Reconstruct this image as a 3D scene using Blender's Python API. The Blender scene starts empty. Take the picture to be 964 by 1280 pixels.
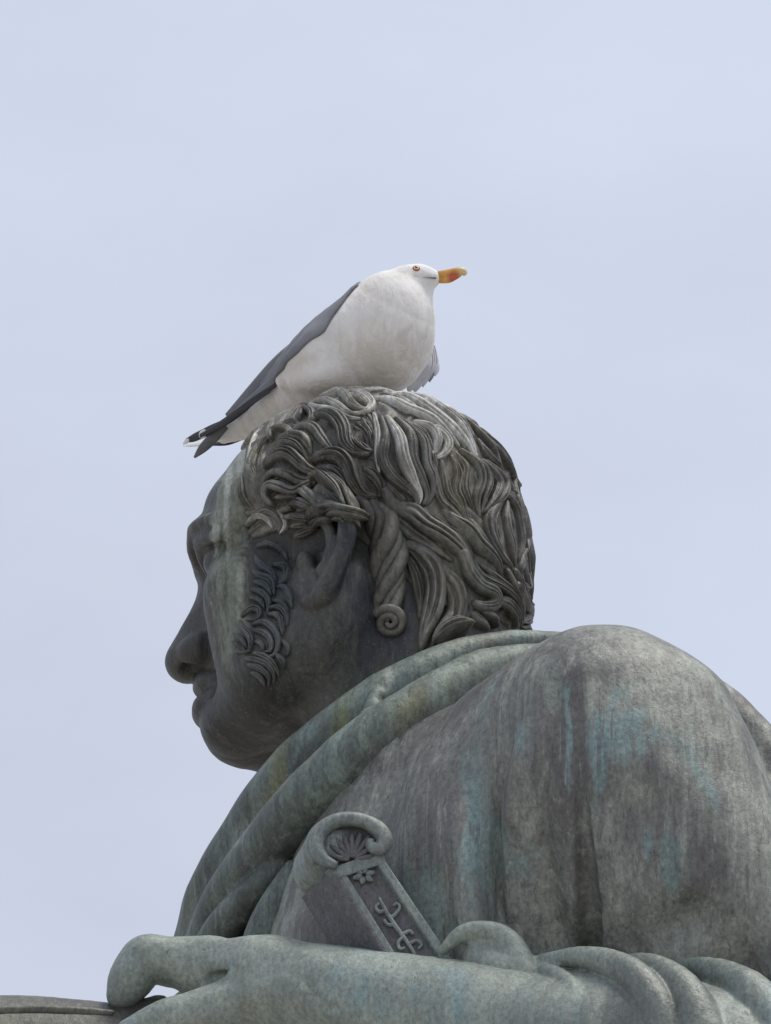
import bpy, math, random
import numpy as np
from mathutils import Vector, Matrix

# ------------------------------------------------------------------ camera, sky, sun, exposure
scene = bpy.context.scene
COL = scene.collection
THETA = math.radians(28.0)          # the camera looks up at the statue
SC = 800.0                          # photo pixels per metre at the statue
DIST = 14.0                         # metres from camera to statue head
CAM = np.array([0.0, 0.0, 1.6])
RIGHT = np.array([1.0, 0.0, 0.0])
FWD = np.array([0.0, math.cos(THETA), math.sin(THETA)])
UPV = np.array([0.0, -math.sin(THETA), math.cos(THETA)])

cd = bpy.data.cameras.new('camera')
cam = bpy.data.objects.new('camera', cd)
COL.objects.link(cam)
cam.location = CAM
cam.rotation_euler = (math.pi / 2 + THETA, 0, 0)
cd.sensor_fit = 'VERTICAL'
cd.sensor_height = 36.0
cd.lens = 36.0 * DIST / (1280.0 / SC)
cd.clip_start = 0.1
cd.clip_end = 3000.0
scene.camera = cam

SUN_EL, SUN_AZ = 72.0, 105.0
world = bpy.data.worlds.new('World')
scene.world = world
world.use_nodes = True
wn, wl = world.node_tree.nodes, world.node_tree.links
wn.clear()
w_out = wn.new('ShaderNodeOutputWorld')
w_bg = wn.new('ShaderNodeBackground')
w_sky = wn.new('ShaderNodeTexSky')
w_sky.sky_type = 'NISHITA'
w_sky.sun_disc = False
w_sky.sun_elevation = math.radians(SUN_EL)
w_sky.sun_rotation = math.radians(SUN_AZ)
w_sky.dust_density = 3.0
w_bg.inputs['Strength'].default_value = 0.071
# thick pale cloud layer over the sky
w_tc = wn.new('ShaderNodeTexCoord')
w_map = wn.new('ShaderNodeMapping')
w_map.inputs['Scale'].default_value = (3.0, 3.0, 7.0)
w_noise = wn.new('ShaderNodeTexNoise')
w_noise.inputs['Scale'].default_value = 2.2
w_noise.inputs['Detail'].default_value = 5.0
w_noise.inputs['Roughness'].default_value = 0.55
w_ramp = wn.new('ShaderNodeValToRGB')
w_ramp.color_ramp.elements[0].position = 0.3
w_ramp.color_ramp.elements[0].color = (5.4, 5.75, 6.9, 1)
w_ramp.color_ramp.elements[1].position = 0.72
w_ramp.color_ramp.elements[1].color = (6.3, 6.95, 8.2, 1)
w_mix = wn.new('ShaderNodeMix')
w_mix.data_type = 'RGBA'
w_mix.inputs['Factor'].default_value = 0.9
wl.new(w_tc.outputs['Generated'], w_map.inputs['Vector'])
wl.new(w_map.outputs['Vector'], w_noise.inputs['Vector'])
wl.new(w_noise.outputs['Fac'], w_ramp.inputs['Fac'])
wl.new(w_sky.outputs['Color'], w_mix.inputs['A'])
wl.new(w_ramp.outputs['Color'], w_mix.inputs['B'])
wl.new(w_mix.outputs['Result'], w_bg.inputs['Color'])
wl.new(w_bg.outputs['Background'], w_out.inputs['Surface'])

sd = bpy.data.lights.new('sun', 'SUN')
sd.energy = 1.5
sd.angle = math.radians(20)
sd.color = (1.0, 0.955, 0.88)
sun = bpy.data.objects.new('sun', sd)
COL.objects.link(sun)
_az, _el = math.radians(SUN_AZ), math.radians(SUN_EL)
sun_dir = Vector((math.sin(_az) * math.cos(_el), math.cos(_az) * math.cos(_el), math.sin(_el)))
sun.rotation_euler = sun_dir.to_track_quat('Z', 'Y').to_euler()
sun.location = (0, 0, 30)

scene.view_settings.view_transform = 'Standard'
scene.view_settings.look = 'None'
scene.view_settings.exposure = 0.68
scene.view_settings.gamma = 1.0
scene.render.engine = 'CYCLES'
scene.cycles.max_bounces = 6

# ------------------------------------------------------------------ frames
# Work frame C: X right, Y away from camera, Z up (tilted with the view), unit = 1/800 m, origin at the head's distance.
def P(px, py, d=0.0):
    s = (DIST * SC + d) / (DIST * SC)
    return np.array([(px - 482.0) * s, d, (640.0 - py) * s])

def PR(px, py, d, r):
    return np.append(P(px, py, d), r)

def PE(px, py, e, r):
    # e = horizontal offset away from the camera; straight-down lines keep the same e
    return PR(px, py, e - 0.53 * (py - 800.0), r)

def c2w(V):
    V = np.asarray(V, dtype=np.float64) / SC
    return CAM + V[..., 0:1] * RIGHT + (V[..., 1:2] + DIST) * FWD + V[..., 2:3] * UPV

def w2c_dir(v):
    v = np.asarray(v, float)
    return np.array([v @ RIGHT, v @ FWD, v @ UPV])

# head frame (mm, f forward, l towards his left ear, u up)
S = 2.05
PSI, NU = math.radians(12.0), math.radians(4.0)
_F = np.array([-math.cos(PSI), math.sin(PSI), 0.0])
_L = np.array([-math.sin(PSI), -math.cos(PSI), 0.0])
_U = np.array([0.0, 0.0, 1.0])
HF = w2c_dir(math.cos(NU) * _F - math.sin(NU) * _U)
HU = w2c_dir(math.cos(NU) * _U + math.sin(NU) * _F)
HL = w2c_dir(_L)
HM = np.stack([HF, HL, HU], axis=0) * S
NASION = P(246, 722, 0)
HO = NASION - np.array([95.0, 0.0, 30.0]) @ HM

def h2c(q):
    return np.asarray(q, float) @ HM + HO

HMI = np.linalg.inv(HM)
def c2h(p):
    return (np.asarray(p, float) - HO) @ HMI

# ------------------------------------------------------------------ distance fields
class Field:
    def __init__(s, lo, hi, h):
        s.lo = np.array(lo, np.float32); s.h = float(h)
        s.n = np.ceil((np.array(hi) - np.array(lo)) / h).astype(int) + 1
        s.v = np.full(s.n, 60.0, np.float32)
        s.ax = [(s.lo[i] + s.h * np.arange(s.n[i])).astype(np.float32) for i in range(3)]

    def box(s, lo, hi):
        sl = []
        for i in range(3):
            a = int(max(0, math.floor((lo[i] - s.lo[i]) / s.h)))
            b = int(min(s.n[i], math.ceil((hi[i] - s.lo[i]) / s.h) + 1))
            if b <= a:
                return None, None
            sl.append(slice(a, b))
        g = (s.ax[0][sl[0]][:, None, None], s.ax[1][sl[1]][None, :, None], s.ax[2][sl[2]][None, None, :])
        return tuple(sl), g

    def merge(s, sl, d, k):
        a = s.v[sl]
        if k > 0:
            e = np.maximum(k - np.abs(a - d), 0) / k
            s.v[sl] = np.minimum(a, d) - e * e * (k * 0.25)
        else:
            s.v[sl] = np.minimum(a, d)

    def cut(s, sl, d, k):
        a = s.v[sl]; b = -d
        e = np.maximum(k - np.abs(a - b), 0) / max(k, 1e-6)
        s.v[sl] = np.maximum(a, b) + e * e * (k * 0.25)

    def ell(s, c, r, k=8, rot=None, sub=False):
        c = np.asarray(c, float); r = np.asarray(r, float)
        m = (max(r) if rot is not None else r) + k + 3 * s.h + 4
        sl, g = s.box(c - m, c + m)
        if sl is None: return
        x, y, z = g[0] - c[0], g[1] - c[1], g[2] - c[2]
        if rot is not None:
            R = np.asarray(rot, float)
            x, y, z = (R[i][0] * x + R[i][1] * y + R[i][2] * z for i in range(3))
        q = (x / r[0]) ** 2 + (y / r[1]) ** 2 + (z / r[2]) ** 2
        k0 = np.sqrt(q)
        k1 = np.sqrt((x / r[0] ** 2) ** 2 + (y / r[1] ** 2) ** 2 + (z / r[2] ** 2) ** 2) + 1e-6
        d = (k0 * (k0 - 1.0) / k1).astype(np.float32)
        (s.cut if sub else s.merge)(sl, d, k)

    def chain(s, pts, k=8, sub=False, smooth=4, flat=None):
        pts = np.asarray(pts, float)
        if smooth > 1 and len(pts) > 2:
            pts = crom(pts, smooth)
        rm = pts[:, 3].max() + k + 3 * s.h + 4
        lo, hi = pts[:, :3].min(0) - rm, pts[:, :3].max(0) + rm
        sl, g = s.box(lo, hi)
        if sl is None: return
        base = [q.start for q in sl]
        d = np.full([q.stop - q.start for q in sl], 60.0, np.float32)
        for a, b in zip(pts[:-1], pts[1:]):
            r2 = max(a[3], b[3]) + k + 2 * s.h + 3
            ssl, sg = s.box(np.minimum(a[:3], b[:3]) - r2, np.maximum(a[:3], b[:3]) + r2)
            if ssl is None: continue
            loc = tuple(slice(q.start - o, q.stop - o) for q, o in zip(ssl, base))
            ab = b[:3] - a[:3]; L2 = float(ab @ ab) + 1e-9
            x, y, z = sg[0] - a[0], sg[1] - a[1], sg[2] - a[2]
            if flat is not None:
                n, q = flat
                dn = (x * n[0] + y * n[1] + z * n[2])
                abn = float(ab @ np.asarray(n)); w = 1.0 / q - 1.0
                x, y, z = x + n[0] * dn * w, y + n[1] * dn * w, z + n[2] * dn * w
                ab2 = ab + np.asarray(n) * abn * w
                L2b = float(ab2 @ ab2) + 1e-9
                t = np.clip((x * ab2[0] + y * ab2[1] + z * ab2[2]) / L2b, 0, 1)
                dd = np.sqrt((x - t * ab2[0]) ** 2 + (y - t * ab2[1]) ** 2 + (z - t * ab2[2]) ** 2) - (a[3] + t * (b[3] - a[3]))
            else:
                t = np.clip((x * ab[0] + y * ab[1] + z * ab[2]) / L2, 0, 1)
                dd = np.sqrt((x - t * ab[0]) ** 2 + (y - t * ab[1]) ** 2 + (z - t * ab[2]) ** 2) - (a[3] + t * (b[3] - a[3]))
            d[loc] = np.minimum(d[loc], dd)
        (s.cut if sub else s.merge)(sl, d, k)

    def sample(s, p):
        q = (np.asarray(p, float) - s.lo) / s.h
        q = np.clip(q, 0, s.n - 1.001)
        i = q.astype(int); f = q - i
        out = 0.0
        for a in (0, 1):
            for b in (0, 1):
                for c in (0, 1):
                    w = (f[..., 0] if a else 1 - f[..., 0]) * (f[..., 1] if b else 1 - f[..., 1]) * (f[..., 2] if c else 1 - f[..., 2])
                    out = out + w * s.v[i[..., 0] + a, i[..., 1] + b, i[..., 2] + c]
        return out

    def grad(s, p, e=None):
        e = e or s.h * 1.5
        p = np.asarray(p, float); g = np.zeros(p.shape)
        for i in range(3):
            dv = np.zeros(3); dv[i] = e
            g[..., i] = s.sample(p + dv) - s.sample(p - dv)
        return g / (np.linalg.norm(g, axis=-1, keepdims=True) + 1e-9)

    def mesh(s):
        v = s.v; n = s.n
        ins = v < 0
        c = np.zeros(n - 1, np.int8)
        for a in (0, 1):
            for b in (0, 1):
                for d in (0, 1):
                    c += ins[a:n[0] - 1 + a, b:n[1] - 1 + b, d:n[2] - 1 + d]
        act = np.argwhere((c > 0) & (c < 8))
        idx = np.full(n - 1, -1, np.int32)
        idx[tuple(act.T)] = np.arange(len(act))
        acc = np.zeros((len(act), 3)); cnt = np.zeros(len(act))
        cor = [(a, b, d) for a in (0, 1) for b in (0, 1) for d in (0, 1)]
        val = {q: v[tuple((act + np.array(q)).T)].astype(float) for q in cor}
        for q in cor:
            for i in range(3):
                if q[i]: continue
                q2 = list(q); q2[i] = 1; q2 = tuple(q2)
                a, b = val[q], val[q2]
                m = (a < 0) != (b < 0)
                t = np.where(m, a / np.where(m, a - b, 1), 0)
                p = np.array(q, float)[None].repeat(len(act), 0); p[:, i] += t
                acc[m] += p[m]; cnt[m] += 1
        V = (act + acc / cnt[:, None]) * s.h + s.lo
        faces = []
        for i in range(3):
            j, k = (i + 1) % 3, (i + 2) % 3
            s0 = [slice(None)] * 3; s1 = [slice(None)] * 3
            s0[i] = slice(0, n[i] - 1); s1[i] = slice(1, n[i])
            a, b = ins[tuple(s0)], ins[tuple(s1)]
            e = np.argwhere(a != b)
            ok = (e[:, j] > 0) & (e[:, k] > 0) & (e[:, j] < n[j] - 1) & (e[:, k] < n[k] - 1)
            e = e[ok]
            fl = a[tuple(e.T)]
            def cell(dj, dk):
                q = e.copy(); q[:, j] += dj; q[:, k] += dk
                return idx[tuple(q.T)]
            quad = np.stack([cell(-1, -1), cell(0, -1), cell(0, 0), cell(-1, 0)], 1)
            quad[~fl] = quad[~fl][:, ::-1]
            faces.append(quad)
        return V, np.concatenate(faces)

def crom(pts, m):
    pts = np.asarray(pts, float)
    ext = np.vstack([2 * pts[0] - pts[1], pts, 2 * pts[-1] - pts[-2]])
    out = []
    t = np.linspace(0, 1, m, endpoint=False)[:, None]
    for i in range(1, len(ext) - 2):
        p0, p1, p2, p3 = ext[i - 1:i + 3]
        out.append(0.5 * (2 * p1 + (p2 - p0) * t + (2 * p0 - 5 * p1 + 4 * p2 - p3) * t ** 2 + (3 * p1 - p0 - 3 * p2 + p3) * t ** 3))
    out.append(pts[-1:])
    return np.vstack(out)

def resample(pts, n):
    pts = np.asarray(pts, float)
    L = np.concatenate([[0], np.cumsum(np.linalg.norm(np.diff(pts[:, :3], axis=0), axis=1))])
    t = np.linspace(0, L[-1], n)
    return np.stack([np.interp(t, L, pts[:, i]) for i in range(pts.shape[1])], 1)

# ------------------------------------------------------------------ object helpers
def mesh_obj(name, V, F, mat, parent=None, origin=None, smooth=True):
    """V in world metres; origin = world point that becomes the mesh's zero (the parent's location)."""
    V = np.asarray(V, float)
    if origin is not None:
        V = V - np.asarray(origin)
    me = bpy.data.meshes.new(name)
    if isinstance(F, np.ndarray):
        F = F.astype(np.int32)
        me.vertices.add(len(V)); me.vertices.foreach_set('co', V.astype(np.float32).ravel())
        k = F.shape[1]
        me.loops.add(F.size); me.loops.foreach_set('vertex_index', F.ravel())
        me.polygons.add(len(F))
        me.polygons.foreach_set('loop_start', np.arange(0, F.size, k, dtype=np.int32))
        me.polygons.foreach_set('loop_total', np.full(len(F), k, np.int32))
        me.update(calc_edges=True)
    else:
        me.from_pydata([tuple(v) for v in V], [], F); me.update()
    if smooth:
        me.polygons.foreach_set('use_smooth', np.ones(len(me.polygons), bool))
    me.materials.append(mat)
    o = bpy.data.objects.new(name, me)
    COL.objects.link(o)
    if parent is not None:
        o.parent = parent
    return o

def empty(name, loc, label=None, cat=None, group=None):
    o = bpy.data.objects.new(name, None)
    COL.objects.link(o); o.location = loc
    o.empty_display_size = 0.2
    if label: o['label'] = label
    if cat: o['category'] = cat
    if group: o['group'] = group
    return o

def uneven(V, amp, sc, seed=0, N=None):
    """pushes points along N by a smooth random wave field: cast metal is never quite even"""
    rng = np.random.RandomState(seed)
    out = np.zeros(len(V))
    for o in range(3):
        for _ in range(6):
            d = rng.normal(size=3); d /= np.linalg.norm(d)
            out += np.sin(V @ d * (2 * math.pi / sc) * 1.9 ** o * rng.uniform(0.7, 1.3) + rng.uniform(0, 6.28)) * 0.5 ** o
    return V + N * (out * amp / 3.0)[:, None]

def vnormals(V, F):
    n = np.zeros_like(V)
    fn = np.cross(V[F[:, 2]] - V[F[:, 0]], V[F[:, 3]] - V[F[:, 1]])
    for i in range(4): np.add.at(n, F[:, i], fn)
    return n / (np.linalg.norm(n, axis=1, keepdims=True) + 1e-9)
# ------------------------------------------------------------------ materials
class NT:
    def __init__(s, name):
        s.m = bpy.data.materials.new(name); s.m.use_nodes = True
        s.n, s.l = s.m.node_tree.nodes, s.m.node_tree.links
        s.b = s.n['Principled BSDF']
        s.tc = s.n.new('ShaderNodeNewGeometry')
    def noise(s, scale, stretch=(1, 1, 1), detail=5, rough=0.6, off=(0, 0, 0), dist=0.0):
        mp = s.n.new('ShaderNodeMapping'); mp.inputs['Scale'].default_value = stretch; mp.inputs['Location'].default_value = off
        s.l.new(s.tc.outputs['Position'], mp.inputs['Vector'])
        t = s.n.new('ShaderNodeTexNoise')
        t.inputs['Scale'].default_value = scale; t.inputs['Detail'].default_value = detail
        t.inputs['Roughness'].default_value = rough; t.inputs['Distortion'].default_value = dist
        s.l.new(mp.outputs['Vector'], t.inputs['Vector'])
        return t.outputs['Fac']
    def ramp(s, fac, stops):
        r = s.n.new('ShaderNodeValToRGB'); e = r.color_ramp.elements
        while len(e) < len(stops): e.new(0.5)
        for el, (p, c) in zip(e, stops):
            el.position = p; el.color = (c, c, c, 1) if isinstance(c, (int, float)) else (*c, 1)
        s.l.new(fac, r.inputs['Fac'])
        return r.outputs['Color']
    def mix(s, fac, a, b, mode='MIX'):
        m = s.n.new('ShaderNodeMix'); m.data_type = 'RGBA'; m.blend_type = mode
        for v, k in ((fac, 'Factor'), (a, 'A'), (b, 'B')):
            if isinstance(v, (int, float)): m.inputs[k].default_value = v
            elif isinstance(v, tuple): m.inputs[k].default_value = (*v, 1)
            else: s.l.new(v, m.inputs[k])
        return m.outputs['Result']
    def math(s, op, a, b=0.5):
        m = s.n.new('ShaderNodeMath'); m.operation = op
        for v, k in ((a, 0), (b, 1)):
            if isinstance(v, (int, float)): m.inputs[k].default_value = v
            else: s.l.new(v, m.inputs[k])
        return m.outputs[0]
    def bump(s, h, strength, dist=0.004):
        b = s.n.new('ShaderNodeBump'); b.inputs['Strength'].default_value = strength; b.inputs['Distance'].default_value = dist
        s.l.new(h, b.inputs['Height']); s.l.new(b.outputs['Normal'], s.b.inputs['Normal'])
    def color(s, c):
        if isinstance(c, tuple): s.b.inputs['Base Color'].default_value = (*c, 1)
        else: s.l.new(c, s.b.inputs['Base Color'])
    def set(s, **k):
        for a, v in k.items():
            a = a.replace('_', ' ')
            if isinstance(v, (int, float)): s.b.inputs[a].default_value = v
            else: s.l.new(v, s.b.inputs[a])

def bronze(name, dark, mid, light, patina, pat_lo, pat_hi, streak=0.5, off=(0, 0, 0), white=0.0, olive=None, marks=(), bump=0.35):
    t = NT(name)
    big = t.noise(3.2, (1, 1, 0.7), 7, 0.62, off, 0.5)
    c = t.ramp(big, [(0.34, dark), (0.5, mid), (0.66, light)])
    wide = t.noise(11, (1, 1, 0.14), 6, 0.62, (off[0] + 6, off[1], off[2] + 1), 0.5)
    c = t.mix(t.math('MULTIPLY', t.ramp(wide, [(0.46, 0), (0.62, 1)]), streak), c, dark)
    st = t.noise(34, (1, 1, 0.07), 6, 0.68, off, 0.4)                      # rain streaks run down
    c = t.mix(t.math('MULTIPLY', t.ramp(st, [(0.42, 0), (0.62, 1)]), streak * 0.9), c, dark)
    st2 = t.noise(48, (1, 1, 0.08), 6, 0.68, (off[0] + 1.7, off[1] + 4, off[2]), 0.4)
    c = t.mix(t.math('MULTIPLY', t.ramp(st2, [(0.54, 0), (0.68, 1)]), 0.45), c, light)
    rag = t.noise(26, (1, 1, 0.22), 7, 0.7, (off[0] + 2, 6, 1), 0.8)
    pn = t.noise(7.5, (1, 1, 0.3), 7, 0.66, (off[0] + 3, off[1] + 1, off[2]), 0.8)
    pf = t.math('MULTIPLY', t.ramp(pn, [(pat_lo, 0), (pat_hi, 1)]), t.ramp(rag, [(0.38, 0.1), (0.62, 0.9)]))
    c = t.mix(pf, c, patina)
    if olive:
        on = t.noise(14, (1, 1, 0.16), 6, 0.65, (off[0] + 9, 2, 4), 0.5)
        c = t.mix(t.math('MULTIPLY', t.ramp(on, [(0.54, 0), (0.7, 1)]), 0.5), c, olive)
    for px, py, d, rx, ry, rz, col, amt in marks:                         # stains with a shape of their own, plus shade painted on neck and jaw
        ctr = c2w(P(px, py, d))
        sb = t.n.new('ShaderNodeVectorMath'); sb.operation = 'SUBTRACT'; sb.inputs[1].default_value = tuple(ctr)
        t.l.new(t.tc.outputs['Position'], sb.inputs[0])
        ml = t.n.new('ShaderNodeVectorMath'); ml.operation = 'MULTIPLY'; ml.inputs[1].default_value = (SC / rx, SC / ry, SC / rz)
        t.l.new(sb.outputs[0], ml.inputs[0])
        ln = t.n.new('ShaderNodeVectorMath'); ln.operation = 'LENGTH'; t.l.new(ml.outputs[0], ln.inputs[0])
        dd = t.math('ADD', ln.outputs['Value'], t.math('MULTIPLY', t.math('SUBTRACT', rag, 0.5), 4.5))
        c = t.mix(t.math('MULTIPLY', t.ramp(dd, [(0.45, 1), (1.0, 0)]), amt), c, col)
    drip = t.noise(75, (1, 1, 0.035), 5, 0.7, (off[0] + 4, off[1] + 8, 3), 0.3)
    c = t.mix(t.math('MULTIPLY', t.ramp(drip, [(0.56, 0), (0.62, 1)]), 0.85 * streak), c, dark)
    c = t.mix(t.math('MULTIPLY', t.ramp(drip, [(0.36, 1), (0.42, 0)]), 0.55 * streak), c, light)
    fine = t.noise(150, (1, 1, 0.7), 5, 0.75)
    c = t.mix(0.7, c, t.ramp(fine, [(0.32, 0.25), (0.68, 0.75)]), 'OVERLAY')
    spk = t.noise(330, (1, 1, 1), 2, 0.6, (3, 3, 1))
    c = t.mix(t.math('MULTIPLY', t.ramp(spk, [(0.66, 0), (0.74, 1)]), 0.35), c, (0.34, 0.34, 0.32))
    pit = t.noise(80, (1, 1, 0.6), 4, 0.65, (5, 5, 5))
    c = t.mix(t.math('MULTIPLY', t.ramp(pit, [(0.27, 1), (0.34, 0)]), 0.5), c, (0.012, 0.012, 0.012))
    if white > 0:
        wn_ = t.noise(9, (1, 1, 0.35), 8, 0.7, (7, 1, 2), 0.8)
        wf = t.noise(60, (1, 1, 0.5), 4, 0.7, (1, 8, 2))
        f = t.math('MULTIPLY', t.ramp(wn_, [(0.43, 0), (0.57, 1)]), t.ramp(wf, [(0.4, 0.1), (0.6, 1)]))
        c = t.mix(t.math('MULTIPLY', f, white), c, (0.6, 0.6, 0.57))
    t.color(c)
    t.set(Metallic=0.15, Roughness=t.ramp(big, [(0.3, 0.42), (0.7, 0.62)]))
    t.b.inputs['Specular IOR Level'].default_value = 0.5
    hh = t.math('ADD', t.math('MULTIPLY', fine, 0.5), t.math('ADD', t.noise(38, (1, 1, 1), 6, 0.65), t.math('MULTIPLY', t.ramp(pit, [(0.3, 0), (0.38, 1)]), 0.35)))
    t.bump(hh, bump, 0.007)
    return t.m

TEAL = (0.165, 0.255, 0.255)
GREENGREY = (0.17, 0.19, 0.145)
PALE = (0.40, 0.41, 0.37)
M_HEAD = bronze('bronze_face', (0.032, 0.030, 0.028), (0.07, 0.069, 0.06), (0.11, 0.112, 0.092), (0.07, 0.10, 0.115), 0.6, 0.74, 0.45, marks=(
    (292, 720, -120, 26, 400, 190, GREENGREY, 0.85), (285, 600, -40, 34, 400, 90, GREENGREY, 0.85), (287, 600, -60, 5, 400, 40, PALE, 0.55), (283, 650, -80, 4, 400, 50, PALE, 0.55), (286, 700, -90, 4, 400, 30, PALE, 0.5), (271, 688, -80, 4, 400, 24, PALE, 0.5), (300, 745, -150, 6, 400, 50, (0.26, 0.27, 0.22), 0.6), (302, 580, -40, 9, 400, 40, PALE, 0.5),
    (470, 790, -200, 60, 400, 140, (0.02, 0.023, 0.03), 0.92), (300, 915, -200, 70, 400, 70, (0.02, 0.018, 0.016), 0.85)))  # neck and jaw: dark patina deepened with painted shade
M_HAIR = bronze('bronze_hair', (0.028, 0.025, 0.021), (0.095, 0.088, 0.072), (0.20, 0.19, 0.152), (0.125, 0.165, 0.14), 0.56, 0.7, 0.5, (2, 0, 0), 0.14, (0.21, 0.185, 0.11))
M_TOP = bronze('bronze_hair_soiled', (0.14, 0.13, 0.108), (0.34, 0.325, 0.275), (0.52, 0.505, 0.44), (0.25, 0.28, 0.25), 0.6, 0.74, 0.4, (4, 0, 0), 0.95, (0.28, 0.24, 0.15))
M_BURN = bronze('bronze_sideburn', (0.04, 0.043, 0.044), (0.10, 0.105, 0.095), (0.17, 0.175, 0.15), (0.08, 0.12, 0.14), 0.5, 0.66, 0.4, (1, 4, 0), marks=((350, 735, -160, 30, 400, 60, (0.038, 0.054, 0.062), 0.8),))
M_CLOAK = bronze('bronze_cloak', (0.095, 0.089, 0.086), (0.228, 0.24, 0.208), (0.325, 0.345, 0.295), (0.17, 0.245, 0.235), 0.56, 0.68, 0.72, (0, 2, 0), marks=(
    (588, 1050, -640, 16, 900, 110, TEAL, 0.75), (711, 940, -640, 6, 900, 95, TEAL, 0.8), (775, 925, -640, 40, 900, 50, TEAL, 0.65), (745, 960, -640, 14, 900, 70, TEAL, 0.6), (650, 940, -600, 8, 900, 30, TEAL, 0.6), (808, 1090, -660, 8, 900, 40, TEAL, 0.7),
    (835, 1110, -660, 22, 900, 40, (0.15, 0.23, 0.22), 0.6), (500, 1130, -640, 60, 900, 70, (0.14, 0.205, 0.185), 0.6), (740, 850, -600, 60, 900, 22, (0.08, 0.075, 0.075), 0.6), (690, 870, -600, 12, 900, 40, (0.2, 0.25, 0.22), 0.5)))
M_COLLAR = bronze('bronze_collar', (0.048, 0.053, 0.048), (0.14, 0.17, 0.145), (0.24, 0.28, 0.235), (0.17, 0.245, 0.235), 0.55, 0.68, 0.65, (0, 5, 0), 0.0, (0.2, 0.19, 0.075), marks=(
    (487, 862, -300, 5, 900, 26, PALE, 0.4), (428, 935, -300, 12, 900, 40, (0.16, 0.17, 0.07), 0.6), (350, 985, -300, 12, 900, 40, (0.16, 0.17, 0.08), 0.5), (300, 1060, -300, 9, 900, 30, PALE, 0.3)))
M_ARM = bronze('bronze_arm', (0.125, 0.138, 0.122), (0.25, 0.285, 0.25), (0.325, 0.355, 0.305), (0.2, 0.285, 0.285), 0.5, 0.66, 0.2, (0, 7, 0))
M_HILT = bronze('bronze_hilt', (0.085, 0.095, 0.092), (0.2, 0.23, 0.21), (0.27, 0.30, 0.265), (0.19, 0.27, 0.275), 0.55, 0.7, 0.4, (0, 9, 0))
M_PANEL = bronze('bronze_panel', (0.045, 0.045, 0.046), (0.10, 0.102, 0.104), (0.17, 0.17, 0.172), (0.12, 0.16, 0.165), 0.6, 0.75, 0.3, (0, 9, 3), bump=0.6)

# ------------------------------------------------------------------ the statue
BASE_Z = 3.4                                        # plinth top
_t = c2w(P(660, 1103, 93))
BASE = np.array([_t[0], _t[1], BASE_Z])
statue = empty('bronze_statue', BASE, 'weathered green bronze statue of a cloaked man with curly hair and sideburns', 'statue')

def part(name, V, F, mat, parent=None, smooth=True):
    """V in frame C."""
    return mesh_obj(name, c2w(V), F, mat, parent or statue, BASE, smooth)

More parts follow.
